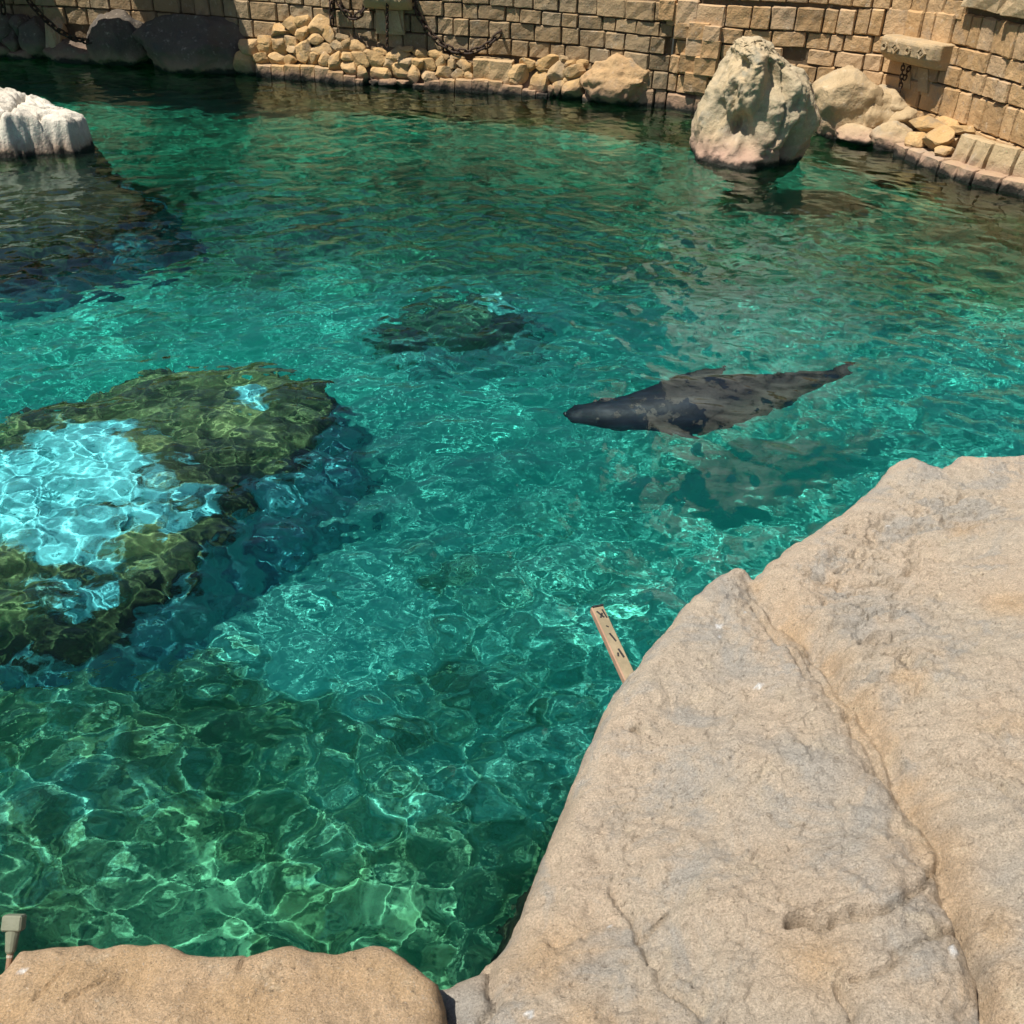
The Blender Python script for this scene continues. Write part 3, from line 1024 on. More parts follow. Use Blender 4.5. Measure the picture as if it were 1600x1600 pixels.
o = field_rock('sunken_rock', S3, -11, -3.2, 7.6, 14.5, 0.05, lambda X, Y, d: -0.55 - 0.9 * smooth(11.5, 9.0, Y) + 0.12 * fbm(X * 1.1, Y * 1.1, 5.6, 4), (0.2, 0.2), 3.0,
               pool_mat('shade_dark_algae_rock', (0.12, 0.30, 0.40), (0.03, 0.028, 0.02), (0.07, 0.055, 0.035), 0.25, 0.75, 1.0), base=-2.9, wobble=0.2, cull=1.0,  # near-black algae tones stand in for shade on the near face
               stain=lambda X, Y, d, Z: np.stack([0.75 * smooth(0.0, -0.2, d), 0 * X, 0 * X], -1))  # side paint adds a bluish shade tone
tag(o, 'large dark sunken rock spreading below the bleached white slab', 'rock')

# ------------------------------------------------------------------ right-hand bank below the honey coloured wall
def at_bank(px, py, z):
    return at(px, py, z)
def bank_rock(label, px, py, z, radii, rotz, seed, mat=M_BANKROCK, group=None, **kw):
    o = rock('boulder', at(px, py, z), radii, rotz, seed, mat, **kw)
    tag(o, label, 'boulder', group)
bank_rock('pale broad boulder at the wall foot behind the standing rock', 1322, 172, 0.34, (0.62, 0.75, 0.60), -0.5, 401)
bank_rock('grey cleft rock at the waterline beside the pale broad boulder', 1372, 190, 0.22, (0.34, 0.55, 0.46), -0.6, 402)
bank_rock('flat tan slab rock lying under the carved bracket', 1412, 185, 0.28, (0.42, 0.55, 0.34), -0.7, 403)
bank_rock('squat tan rock wedged between the cleft rock and the flat slab', 1392, 168, 0.42, (0.40, 0.45, 0.34), -0.6, 407)
bank_rock('low pink rock at the waterline between the broad boulder and the kerb', 1345, 214, 0.05, (0.45, 0.4, 0.22), -0.7, 408)
bank_rock('sloping tan rock at the waterline below the flat slab', 1400, 222, 0.08, (0.36, 0.4, 0.30), -0.9, 404)
bank_rock('tan shelf rock shaded by the carved bracket', 1440, 152, 0.42, (0.55, 0.5, 0.30), -0.6, 405)
heap = thing('stone_heap', 'heap of smooth rounded tan stones cemented above the kerb below the carved bracket', 'stones', at(1470, 215, 0.2))
for k, (px, py, z, a, b, c) in enumerate([(1448, 196, .42, .26, .2, .12), (1482, 192, .46, .22, .18, .10), (1468, 215, .32, .2, .26, .15), (1510, 205, .42, .22, .16, .09),
                                          (1438, 218, .24, .16, .16, .14), (1474, 238, .2, .10, .12, .12), (1490, 222, .26, .12, .12, .12)]):
    o = link('stone', STONES[k], None, heap)
    o.matrix_basis = Matrix.Translation(at(px, py, z)) @ Matrix.Rotation(-0.7, 4, 'Z') @ Matrix.Diagonal((a, b, c, 1))
kerb = thing('stone_kerb', 'stepped stone kerb of pink stained blocks along the waterline below the right wall', 'kerb', (5.9, 13.3, 0))
lp = [at(*q, 0.0)[:2] for q in [(1395, 240), (1430, 256), (1465, 268), (1500, 281), (1550, 294), (1600, 306), (1680, 330), (1780, 370)]]
PK = Path(lp)
r = random.Random(9)
PKERB = [b.copy() for b in KERB]
for b in PKERB:
    b.materials.clear()
    b.materials.append(M_BANKROCK)
s = 0.0
while s < PK.L - 0.2:
    w = r.uniform(0.26, 0.42)
    x, y = PK.pos(s + w / 2)
    t = PK.tan(s + w / 2)
    o = link('kerb_block', PKERB[r.randrange(5)], None, kerb, receiver=True)
    o.matrix_basis = frame((x, y, -0.02), (*t, 0)) @ Matrix.Diagonal((w - .014, 2.6, 0.36, 1))
    if s > 0.85:
        o = link('kerb_block', PKERB[r.randrange(5)], None, kerb)
        o.matrix_basis = frame((x + 0.17, y + 0.12, 0.26), (*t, 0)) @ Matrix.Rotation(-0.16, 4, 'X') @ Matrix.Diagonal((w - .014, 2.8, 0.44, 1))
    s += w

# ------------------------------------------------------------------ carved brackets
def prism(bm, pts, y0, y1, mat=None):
    """pts: (x, z) outline extruded from y0 to y1"""
    a = [bm.verts.new((x, y0, z)) for x, z in pts]
    b = [bm.verts.new((x, y1, z)) for x, z in pts]
    n = len(pts)
    bm.faces.new(a)
    bm.faces.new(b[::-1])
    for i in range(n):
        bm.faces.new((a[i], b[i], b[(i + 1) % n], a[(i + 1) % n]))


def carved_bracket(label, origin, tangent, w, h, depth):
    root = thing('carved_bracket', label, 'bracket', origin)
    Mx = frame(origin, tangent)
    def part(name, bm, m=M_CARVED, sm=False, under=None):
        me = bm_mesh(name, bm, sm)
        me.transform(Mx)
        return link(name, me, m, under or root)
    # slab with chamfered under-edge and rounded ends (profile swept along x)
    bm = bmesh.new()
    prof = [(0.1, h / 2), (-depth * 0.93, h / 2), (-depth, h * 0.36), (-depth * 0.97, -h * 0.12), (-depth * 0.72, -h * 0.40), (-depth * 0.5, -h / 2), (0.1, -h / 2)]
    rings = []
    for x, k in ((-w / 2, 0.72), (-w * 0.44, 0.93), (-w * 0.3, 1), (0, 1.02), (w * 0.3, 1), (w * 0.44, 0.93), (w / 2, 0.72)):
        rings.append([bm.verts.new((x, (y * k if y < 0 else y), z * (0.86 + 0.14 * k))) for y, z in prof])
    for a, b in zip(rings[:-1], rings[1:]):
        for i in range(len(prof)):
            bm.faces.new((a[i], a[(i + 1) % len(prof)], b[(i + 1) % len(prof)], b[i]))
    bm.faces.new(rings[0][::-1])
    bm.faces.new(rings[-1])
    bmesh.ops.bevel(bm, geom=bm.edges[:], offset=0.012, segments=1, affect='EDGES')
    slab = part('slab', bm)
    # carved diamonds and rings on the front
    yf = -depth - 0.012
    cz = 0.12 * h
    for cx in (-0.14 * w, 0.30 * w):
        bm = bmesh.new()
        for sc_, in ((1.0,),):
            a, t_ = h * 0.23, h * 0.05
            c = [(cx - a, cz), (cx, cz + a), (cx + a, cz), (cx, cz - a)]
            ci = [(cx - a + t_ * 1.5, cz), (cx, cz + a - t_ * 1.5), (cx + a - t_ * 1.5, cz), (cx, cz - a + t_ * 1.5)]
            for i in range(4):
                prism(bm, [c[i], c[(i + 1) % 4], ci[(i + 1) % 4], ci[i]], yf - 0.012, -depth * 0.8)
            prism(bm, [(cx - a * .3, cz), (cx, cz + a * .3), (cx + a * .3, cz), (cx, cz - a * .3)], yf - 0.008, -depth * 0.8)
        part('carved_diamond', bm, under=slab)
    for cx in (-0.33 * w, 0.08 * w):
        bm = bmesh.new()
        ro, ri = h * 0.16, h * 0.085
        for i in range(10):
            a0, a1 = i * math.tau / 10, (i + 1) * math.tau / 10
            prism(bm, [(cx + ro * math.cos(a0), 0.04 + ro * math.sin(a0)), (cx + ro * math.cos(a1), 0.04 + ro * math.sin(a1)),
                       (cx + ri * math.cos(a1), 0.04 + ri * math.sin(a1)), (cx + ri * math.cos(a0), 0.04 + ri * math.sin(a0))], yf - 0.012, -depth * 0.8)
        part('carved_ring', bm, under=slab)
    # pilaster with triangles below and above
    bm = bmesh.new()
    pw = w * 0.30
    prism(bm, [(-pw, -h * 1.6), (pw, -h * 1.6), (pw * 0.92, -h * 0.4), (-pw * 0.92, -h * 0.4)], -0.10, 0.1)
    pil = part('pilaster', bm)
    for sgn in (-0.5, 0.5):
        for up, zc in ((1, -h * 1.02), (-1, -h * 1.02)):
            bm = bmesh.new()
            x0 = sgn * pw + up * 0.14 * pw
            tri = [(x0 - 0.28 * pw, zc - up * h * 0.45), (x0 + 0.28 * pw, zc - up * h * 0.45), (x0, zc + up * h * 0.45)]
            prism(bm, tri, -0.135, -0.09)
            part('carved_triangle', bm, under=pil)
    for k in range(3):
        bm = bmesh.new()
        x0 = -pw + k * pw * 0.9
        prism(bm, [(x0, h * 0.6), (x0 + pw * 0.62, h * 0.6), (x0 + pw * 0.95, h * 1.5), (x0 + pw * 0.33, h * 1.5)], -0.07, 0.1)
        tri = part('carved_panel', bm)
    return root


q = hit_path(1447, 80, RIGHT)
sp = min(range(400), key=lambda i: np.hypot(*(PR.pos(PR.L * i / 400) - q[:2]))) * PR.L / 400
tb = np.array((*PR.tan(sp), 0))
nb = np.array([tb[1], -tb[0], 0])
nb = nb if nb[1] < 0 else -nb
br = carved_bracket('carved stone bracket with diamonds and rings jutting from the honey coloured wall', q + np.array([0.06, 0.12, -0.02]) , tb, 1.12, 0.34, 0.46)
q2 = hit_path(610, 0, BACK)
br2 = carved_bracket('carved stone bracket at the top of the chain hung wall above the rubble', q2 + np.array([0, -0.02, 0.06]), (0.99, -0.1, 0), 0.84, 0.36, 0.42)

# ------------------------------------------------------------------ rusty chains
def link_mesh(L, W, rr):
    n, m = 14, 6
    V, F = [], []
    for i in range(n):
        a = i * math.tau / n
        c = Vector(((L / 2 - W / 2) * (1 if math.cos(a) > 0.01 else -1 if math.cos(a) < -0.01 else 0) + W / 2 * math.cos(a), W / 2 * math.sin(a), 0))
        nrm = Vector((math.cos(a), math.sin(a), 0))
        for j in range(m):
            b = j * math.tau / m
            V.append(c + nrm * rr * math.cos(b) + Vector((0, 0, rr * math.sin(b))))
    for i in range(n):
        for j in range(m):
            F.append((i * m + j, ((i + 1) % n) * m + j, ((i + 1) % n) * m + (j + 1) % m, i * m + (j + 1) % m))
    me = bpy.data.meshes.new('link')
    me.from_pydata([tuple(v) for v in V], [], F)
    me.polygons.foreach_set('use_smooth', np.ones(len(F), bool))
    me.materials.append(M_RUST)
    return me


BIGLINK = link_mesh(0.15, 0.095, 0.019)
SMALLLINK = link_mesh(0.075, 0.045, 0.010)
def chain(label, pts, me, pitch, hook=False):
    pts = [Vector(tuple(float(c) for c in p)) for p in pts]
    root = thing('iron_chain', label, 'chain', pts[0])
    d = [0]
    for a, b in zip(pts[:-1], pts[1:]):
        d.append(d[-1] + (b - a).length)
    n = max(1, int(d[-1] / pitch))
    P = np.array([tuple(p) for p in pts])
    at_s = lambda s: Vector([float(np.interp(s, d, P[:, k])) for k in range(3)])
    for i in range(n):
        s = (i + 0.5) * pitch
        c = at_s(s)
        t = (at_s(min(s + pitch / 2, d[-1])) - at_s(max(s - pitch / 2, 0))).normalized()
        side = Vector((0, -1, 0.05)).cross(t).normalized()
        up = t.cross(side)
        m = Matrix((t, side, up)).transposed().to_4x4() @ Matrix.Rotation(rad(28 if i % 2 else 112), 4, 'X')
        m.translation = c
        o = link('link', me, None, root)
        o.matrix_basis = m
    if hook:
        c = pts[-1]
        bm = bmesh.new()
        bmesh.ops.create_cone(bm, cap_ends=True, segments=8, radius1=0.03, radius2=0.024, depth=0.3,
                              matrix=Matrix.Translation(c + Vector((0, 0.1, 0.02))) @ Matrix.Rotation(rad(90), 4, 'X'))
        bmesh.ops.create_cone(bm, cap_ends=True, segments=10, radius1=0.085, radius2=0.07, depth=0.03,
                              matrix=Matrix.Translation(c + Vector((0, 0.2, 0.02))) @ Matrix.Rotation(rad(90), 4, 'X'))
        link('anchor_bolt', bm_mesh('anchor_bolt', bm), M_RUST, root)
    return root


def wall_pts(px_list, off):
    out = []
    for px, py in px_list:
        q = hit_path(px, py, BACK)
        d = (CAMP - q) / np.linalg.norm(CAMP - q)
        out.append(q + d * off)
    return out
chain('rusty chain sagging from the middle bracket to an anchor bolt in the wall', wall_pts([(640, -10), (646, 5), (655, 25), (668, 48), (688, 68), (710, 80), (735, 82), (760, 72), (782, 52)], 0.16), BIGLINK, 0.115, True)
chain('rusty chain looping low beside the middle bracket', wall_pts([(524, -14), (530, 5), (540, 20), (552, 28), (563, 22), (572, 8), (576, -12)], 0.16), BIGLINK, 0.115)
chain('short rusty chain hanging straight down beside the chain loop', wall_pts([(518, -20), (518, 12), (519, 42)], 0.14), BIGLINK, 0.115)
chain('thin rusty chain hanging down over the rubble bank', wall_pts([(605, -10), (605, 30), (605, 78)], 0.40), SMALLLINK, 0.058)
chain('heavy rusty chain sagging through the shaded corner', wall_pts([(36, -12), (50, 8), (70, 30), (92, 48), (115, 60), (140, 66), (165, 62), (185, 54)], 0.62), BIGLINK, 0.115)
chain('rusty chain end hanging in the dark corner', wall_pts([(2, -12), (4, 8), (6, 26)], 0.3), BIGLINK, 0.115)
qa = hit_path(1412, 95, RIGHT)
base = qa + np.array([-0.30, -0.22, 0.0])
pa = at_depth(1412, 96, base[1]); pb = at_depth(1408, 128, base[1]); pc = at_depth(1406, 148, base[1]); pd = at_depth(1424, 98, base[1])
chain('small rusty chain dangling under the carved bracket', [pa, pb, pc], SMALLLINK, 0.058)
chain('second strand of small chain looped under the carved bracket', [pd, pb + np.array([0.03, 0, 0.02])], SMALLLINK, 0.058)

# ------------------------------------------------------------------ foreground rock and ledge
edge_px = [(662, 1534), (700, 1532), (742, 1516), (770, 1490), (800, 1440), (830, 1382), (846, 1330), (888, 1262), (905, 1182), (930, 1130), (966, 1070), (1010, 1010), (1060, 950),
           (1110, 906), (1150, 886), (1170, 890), (1182, 899), (1204, 880), (1232, 850), (1300, 806), (1360, 766), (1398, 722), (1430, 716), (1466, 735), (1478, 728), (1492, 715), (1540, 716), (1600, 711), (1700, 712), (1900, 730)]
ZE = 0.74
edge = [tuple(at(px, py, ZE)[:2]) for px, py in edge_px]
BP = edge + [(5.2, 4.0), (5.2, 0.1), (-0.13, 0.1)]
def rock_top(X, Y, d):
    z = 0.80 + 0.30 * smooth(0.0, 1.4, d) + 0.05 * (1.0 - (Y - 1.5)) * smooth(0, 0.6, d)
    z = z + 0.07 * fbm(X * 0.9, Y * 0.9, 2.4, 3) * smooth(0, 0.3, d)
    return z
def fp(pts, z=None):
    out = []
    for px, py in pts:
        if z is not None:
            out.append(tuple(at(px, py, z)[:2]))
            continue
        zz = 1.0
        for _ in range(12):
            p = at(px, py, zz)
            a, b = np.array([p[0]]), np.array([p[1]])
            zz = 0.5 * zz + 0.5 * float(rock_top(a, b, poly_sd(a, b, BP))[0])
        out.append(tuple(at(px, py, zz)[:2]))
    return out
valley = fp([(1178, 905), (1215, 945), (1262, 985), (1300, 1030), (1345, 1090), (1400, 1165), (1440, 1230), (1478, 1320), (1505, 1400), (1545, 1490), (1575, 1620)])
ridge = fp([(1240, 905), (1300, 985), (1350, 1060), (1420, 1160)])
cr = [(fp([(1478, 1322), (1440, 1370), (1400, 1412), (1350, 1432)]), 0.008, 0.03), (fp([(1560, 1430), (1500, 1440), (1440, 1465), (1390, 1500), (1335, 1530)]), 0.007, 0.025),
      (fp([(1232, 1448), (1258, 1436), (1285, 1446), (1300, 1430), (1330, 1432), (1362, 1420)]), 0.011, 0.035), (fp([(1230, 1410), (1262, 1418), (1300, 1408)]), 0.010, 0.02),
      (fp([(1310, 1540), (1330, 1570), (1345, 1620)]), 0.009, 0.03), (fp([(1420, 1175), (1470, 1170), (1520, 1205), (1570, 1235), (1600, 1260)]), 0.006, 0.02),
      (fp([(955, 1395), (985, 1450), (1010, 1490), (1040, 1530), (1080, 1575), (1110, 1610)]), 0.010, 0.022), (fp([(1000, 1465), (1040, 1440)]), 0.008, 0.025),
      (fp([(1210, 880), (1250, 893), (1290, 905)]), 0.010, 0.03), (fp([(1175, 920), (1200, 970), (1240, 1020), (1260, 1050)]), 0.012, 0.03),
      (fp([(1262, 1010), (1330, 1110), (1400, 1210)]), 0.012, 0.02), (fp([(1395, 750), (1420, 775), (1445, 790)]), 0.012, 0.03),
      (fp([(1505, 1400), (1540, 1480), (1560, 1560)]), 0.016, 0.03), (fp([(768, 1490), (772, 1530), (765, 1575), (745, 1610)]), 0.014, 0.03),
      (fp([(660, 1530), (668, 1560), (676, 1610)]), 0.008, 0.03), (fp([(1450, 790), (1490, 785), (1510, 775)]), 0.016, 0.03), (fp([(1360, 835), (1400, 842), (1450, 850)]), 0.014, 0.025),
      (fp([(1345, 920), (1375, 910), (1410, 925)]), 0.012, 0.022), (fp([(1350, 960), (1400, 950), (1440, 940)]), 0.014, 0.022), (fp([(1350, 990), (1390, 1000), (1430, 985)]), 0.014, 0.022)]
holes = [(fp([(1245, 1438), (1262, 1432)])[0], 0.014, 0.025), (fp([(1264, 1432)])[0], 0.020, 0.035), (fp([(1286, 1446)])[0], 0.012, 0.03), (fp([(1316, 1430)])[0], 0.018, 0.04), (fp([(1334, 1422)])[0], 0.014, 0.03),
         (fp([(993, 1140)])[0], 0.014, 0.035)]
_warp = {}
def grooved(X, Y, pts, w, amp=0.03):
    if id(X) not in _warp:
        _warp.clear()
        _warp[id(X)] = (fbm(X * 9, Y * 9, 5, 3), fbm(X * 9, Y * 9, 15, 3))
    a, b = _warp[id(X)]
    P_ = np.array(pts)
    out = np.zeros(X.shape)
    sel = (X > P_[:, 0].min() - 4 * w - 0.1) & (X < P_[:, 0].max() + 4 * w + 0.1) & (Y > P_[:, 1].min() - 4 * w - 0.1) & (Y < P_[:, 1].max() + 4 * w + 0.1)
    out[sel] = np.exp(-(seg_dist((X + amp * a)[sel], (Y + amp * b)[sel], pts) / w) ** 2)
    return out
def rock_detail(X, Y, d):
    ins = smooth(0.0, 0.15, d)
    z = -0.07 * grooved(X, Y, valley, 0.10) - 0.035 * grooved(X, Y, valley, 0.022, 0.02)
    z = z + 0.03 * grooved(X, Y, ridge, 0.07)
    z = z + ins * (0.020 * fbm(X * 2.6, Y * 2.6, 8, 4, 0.5) + 0.012 * fbm(X * 9, Y * 9, 3, 5, 0.68, True))
    # rough pitted zone
    rough = np.exp(-(seg_dist(X, Y, fp([(1500, 790), (1400, 830), (1360, 930), (1370, 1020)])) / 0.22) ** 2)
    z = z - rough * 0.05 * np.maximum(fbm(X * 10, Y * 10, 12, 5, 0.65) - 0.05, 0) * 1.6
    for pts, w, dep in cr:
        z = z - 1.3 * dep * grooved(X, Y, pts, w, 0.022)
    for (hx, hy), w, dep in holes:
        hd = np.hypot(X - hx, (Y - hy) * 1.4) / (w * np.clip(1 + 0.9 * fbm(X * 26, Y * 26, 6, 3), 0.4, 2))
        z = z - 2.6 * dep * np.exp(-hd ** 2)
    # flaked layers dipping towards the valley
    fl = fbm(X * 1.6 + 3, Y * 1.6, 4.4, 4)
    z = z + ins * 0.035 * (np.round(fl * 4) / 4 - fl)
    return z
def rock_stain(X, Y, d, Z):
    nz = fbm(X * 4, Y * 4, 22, 4)
    org = 0.7 * np.exp(-(seg_dist(X, Y, valley) / 0.085) ** 2) * smooth(-0.35, 0.45, nz + 0.15)
    for (px, py), w in [((1290, 915), 0.05), ((1270, 1500), 0.09), ((1420, 1050), 0.10), ((1580, 940), 0.10), ((940, 1590), 0.13), ((1510, 830), 0.09), ((1590, 1160), 0.12), ((1560, 1440), 0.06), ((860, 1500), 0.12)]:
        c = fp([(px, py)])[0]
        org = np.maximum(org, 0.8 * np.exp(-((X - c[0]) ** 2 + (Y - c[1]) ** 2) / w ** 2) * smooth(-0.5, 0.3, nz))
    gr = 0 * X
    for (px, py), w in [((1370, 960), 0.16), ((1240, 1200), 0.22), ((1180, 1050), 0.16), ((1400, 1320), 0.18), ((1470, 1520), 0.16), ((1400, 740), 0.08), ((720, 1570), 0.10), ((1150, 920), 0.10), ((1560, 1380), 0.12)]:
        c = fp([(px, py)])[0]
        gr = np.maximum(gr, np.exp(-((X - c[0]) ** 2 + (Y - c[1]) ** 2) / w ** 2) * smooth(-0.6, 0.3, fbm(X * 5, Y * 5, 31, 4)))
    wh = 0 * X
    for (px, py), w in [((1125, 980), 0.018), ((1184, 1075), 0.010), ((1125, 995), 0.008), ((1390, 818), 0.012), ((1548, 740), 0.012), ((1492, 1482), 0.010), ((955, 1450), 0.009), ((826, 1588), 0.009), ((1540, 1590), 0.008), ((1165, 953), 0.007)]:
        c = fp([(px, py)])[0]
        wh = np.maximum(wh, smooth(1.15, 0.8, np.hypot(X - c[0], (Y - c[1]) * 0.8) / (w * np.clip(0.8 + 1.1 * fbm(X * 38, Y * 38, 3, 2), 0.25, 2))))
    return np.stack([org, gr, wh], -1)
shore = field_rock('shore_rock', BP, -0.5, 4.4, 0.1, 5.2, 0.0105, rock_top, (0.10, 0.035), 6.0, M_SHORE, base=-2.4, detail=rock_detail, stain=rock_stain, wobble=0.022, cull=0.7)
tag(shore, 'huge pale sandstone boulder with a diagonal groove rising beside the water', 'rock')

led_px = [(0, 1502), (40, 1491), (75, 1488), (150, 1485), (160, 1490), (176, 1489), (205, 1482), (236, 1483), (265, 1484), (300, 1498), (400, 1500), (430, 1490), (460, 1487), (490, 1497), (530, 1497), (580, 1484), (600, 1487), (638, 1514), (658, 1530)]
ZL = 0.86
LP = [(-4.5, 1.55)] + [tuple(at(-90, 1496, ZL)[:2]), tuple(at(-30, 1494, ZL)[:2]), tuple(at(2, 1530, ZL)[:2]), tuple(at(8, 1530, ZL)[:2])] + [tuple(at(px, py, ZL)[:2]) for px, py in led_px[1:]] + [tuple(at(682, 1548, ZL)[:2]), tuple(at(692, 1600, ZL)[:2]), (-0.10, 0.1), (-4.5, 0.1)]
lcr = [(fp([(0, 1530), (10, 1498)], ZL), 0.006, 0.03), (fp([(60, 1600), (110, 1545), (70, 1590)], ZL), 0.006, 0.012), (fp([(395, 1500), (380, 1540)], ZL), 0.006, 0.012), (fp([(120, 1590), (180, 1560)], ZL), 0.006, 0.012)]
def led_detail(X, Y, d):
    ins = smooth(0.0, 0.12, d)
    z = ins * (0.020 * fbm(X * 4, Y * 4, 18, 5, 0.55) + 0.008 * fbm(X * 10, Y * 10, 3, 4, 0.6, True))
    for pts, w, dep in lcr:
        z = z - dep * grooved(X, Y, pts, w, 0.012)
    return z
def led_stain(X, Y, d, Z):
    nz = fbm(X * 4, Y * 4, 25, 4)
    wh = 0 * X
    for (px, py), w in [((33, 1512), 0.006)]:
        c = at(px, py, 0.95)
        wh = np.maximum(wh, smooth(1.1, 0.8, np.hypot(X - c[0], Y - c[1]) / w))
    return np.stack([smooth(0.0, 0.6, nz) * 0.6, smooth(0.1, 0.7, -nz) * 0.5, wh], -1)
ledge = field_rock('rock_ledge', LP, -2.6, 0.0, 0.1, 2.4, 0.0105, lambda X, Y, d: 0.93 + 0.05 * smooth(0, 0.5, d), (0.05, 0.02), 6.0, M_LEDGE, base=-2.4, detail=led_detail, stain=led_stain, wobble=0.012, cull=0.7)
tag(ledge, 'low peach coloured sandstone ledge with a wavy edge above the water', 'ledge')

# ------------------------------------------------------------------ swimming seal
def build_seal():
    ZB = -0.30
    cl = [(886, 645, .035, .035), (893, 646, .065, .058), (912, 647, .085, .075), (935, 648, .115, .105), (958, 648, .135, .125), (985, 646, .150, .145), (1020, 642, .185, .18),
          (1060, 636, .225, .215), (1100, 629, .245, .23), (1145, 620, .225, .21), (1190, 610, .18, .17), (1235, 599, .125, .12), (1275, 589, .085, .075), (1305, 582, .06, .045), (1318, 579, .04, .03)]
    P = np.array([uw(a, b, ZB) for a, b, _, _ in cl])
    P[:, 2] = ZB + np.interp(np.arange(len(cl)), [0, 3, 7, 11, 14], [-0.02, 0.03, 0.0, -0.02, -0.06])
    W = np.array([c for _, _, c, _ in cl]) * np.interp(np.arange(len(cl)), [0, 3, 6, 9, 12, 14], [1.35, 1.3, 1.32, 1.25, 1.1, 1])
    Hh = np.array([d for _, _, _, d in cl])
    k = np.linspace(0, len(cl) - 1, 60)
    ii = np.arange(len(cl))
    P = np.stack([np.interp(k, ii, P[:, c]) for c in range(3)], -1)
    W, Hh = np.interp(k, ii, W) * 1.2, np.interp(k, ii, Hh) * 1.25
    ker = np.array([1, 2, 3, 2, 1]) / 9
    for c in range(3):
        P[:, c] = np.convolve(np.pad(P[:, c], 2, 'edge'), ker, 'valid')
    W = np.convolve(np.pad(W, 2, 'edge'), ker, 'valid')
    n = 28
    V, F = [], []
    for i in range(len(P)):
        t = P[min(i + 1, len(P) - 1)] - P[max(i - 1, 0)]
        t /= np.linalg.norm(t)
        side = np.cross(t, (0, 0, 1))
        side /= np.linalg.norm(side)
        up = np.cross(side, t)
        for j in range(n):
            a = j * math.tau / n
            # brow and cheeks on the head, a soft ridge along the back
            f = 1 + 0.10 * math.exp(-((k[i] - 3.4) / 0.7) ** 2) * max(0, math.sin(a))
            V.append(P[i] + side * W[i] * math.cos(a) * f + up * Hh[i] * math.sin(a) * f)
    for i in range(len(P) - 1):
        for j in range(n):
            F.append((i * n + j, i * n + (j + 1) % n, (i + 1) * n + (j + 1) % n, (i + 1) * n + j))
    F.append(tuple(range(n))[::-1])
    F.append(tuple(range((len(P) - 1) * n, len(P) * n)))
    def flipper(a, b, c, w0, w1, th):
        """blade from root a over b to tip c"""
        base = len(V)
        pts = [np.array(a), np.array(b), np.array(c)]
        m = 14
        for i in range(m):
            u = i / (m - 1)
            p = (1 - u) ** 2 * pts[0] + 2 * u * (1 - u) * pts[1] + u * u * pts[2]
            t = 2 * (1 - u) * (pts[1] - pts[0]) + 2 * u * (pts[2] - pts[1])
            t /= np.linalg.norm(t)
            sd = np.cross(t, (0, 0.1, 1))
            sd /= np.linalg.norm(sd)
            up = np.cross(sd, t)
            w = np.interp(u, [0, 0.3, 0.75, 1], [w0, w1, w1 * 0.8, w1 * 0.25])
            h = th * (1 - 0.6 * u)
            for j in range(10):
                q = j * math.tau / 10
                V.append(p + sd * w * math.cos(q) + up * h * math.sin(q))
        for i in range(m - 1):
            for j in range(10):
                F.append((base + i * 10 + j, base + i * 10 + (j + 1) % 10, base + (i + 1) * 10 + (j + 1) % 10, base + (i + 1) * 10 + j))
        F.append(tuple(range(base, base + 10))[::-1])
        F.append(tuple(range(base + (m - 1) * 10, base + m * 10)))
    g = lambda px, py, z: uw(px, py, z)
    flipper(g(1000, 650, -.34), g(1030, 678, -.40), g(1095, 684, -.42), .13, .09, .045)
    flipper(g(1055, 620, -.30), g(1090, 578, -.32), g(1135, 574, -.36), .17, .15, .05)
    flipper(g(1285, 586, -.33), g(1312, 582, -.33), g(1338, 580, -.36), .05, .055, .025)
    flipper(g(1290, 583, -.33), g(1312, 575, -.33), g(1340, 568, -.34), .05, .055, .025)
    me = bpy.data.meshes.new('swimming_seal')
    me.from_pydata([tuple(v) for v in V], [], F)
    bm = bmesh.new()
    bm.from_mesh(me)
    bmesh.ops.recalc_face_normals(bm, faces=bm.faces)
    bm.to_mesh(me)
    bm.free()
    n_ = N('wet_dark_seal_skin')
    tc = n_.new('ShaderNodeTexCoord').outputs['Object']
    n_.l(n_.mix(n_.ramp(n_.noise(6, 5, 0.6, tc), 0.4, 0.65), (0.006, 0.008, 0.016), (0.014, 0.014, 0.018)), n_.b.inputs['Base Color'])
    n_.b.inputs['Roughness'].default_value = 0.55
    n_.bump([(n_.noise(18, 4, 0.6, tc), 0.01)], 0.5)
    o = link('swimming_seal', me, n_.m, receiver=True)
    md = o.modifiers.new('join', 'REMESH')
    md.mode = 'VOXEL'
    md.voxel_size = 0.016
    md.use_smooth_shade = True
    sm = o.modifiers.new('soften', 'SMOOTH')
    sm.factor = 0.5
    sm.iterations = 6
    tag(o, 'dark seal swimming just below the surface with flippers spread', 'seal')
    M_EYE = plain_mat('seal_eye', (0.10, 0.08, 0.07), (0.14, 0.11, 0.10), 30, 0.2)
    M_NOSE = plain_mat('seal_nose', (0.008, 0.008, 0.01), (0.012, 0.012, 0.014), 30, 0.3)
    head = P[12]
    t = P[6] - P[18]
    t /= np.linalg.norm(t)
    side = np.cross(t, (0, 0, 1))
    side /= np.linalg.norm(side)
    for sgn in (-1, 1):
        bm = bmesh.new()
        bmesh.ops.create_uvsphere(bm, u_segments=12, v_segments=8, radius=0.02,
                                  matrix=Matrix.Translation(Vector(tuple(head + side * sgn * W[12] * 0.80 + np.array([0, 0, Hh[12] * 0.55])))))
        link('eye', bm_mesh('eye', bm, True), M_EYE, o, receiver=True)
    bm = bmesh.new()
    bmesh.ops.create_uvsphere(bm, u_segments=12, v_segments=8, radius=0.03, matrix=Matrix.Translation(Vector(tuple(P[0] + t * 0.012 + np.array([0, 0, 0.012])))))
    link('nose', bm_mesh('nose', bm, True), M_NOSE, o, receiver=True)
build_seal()

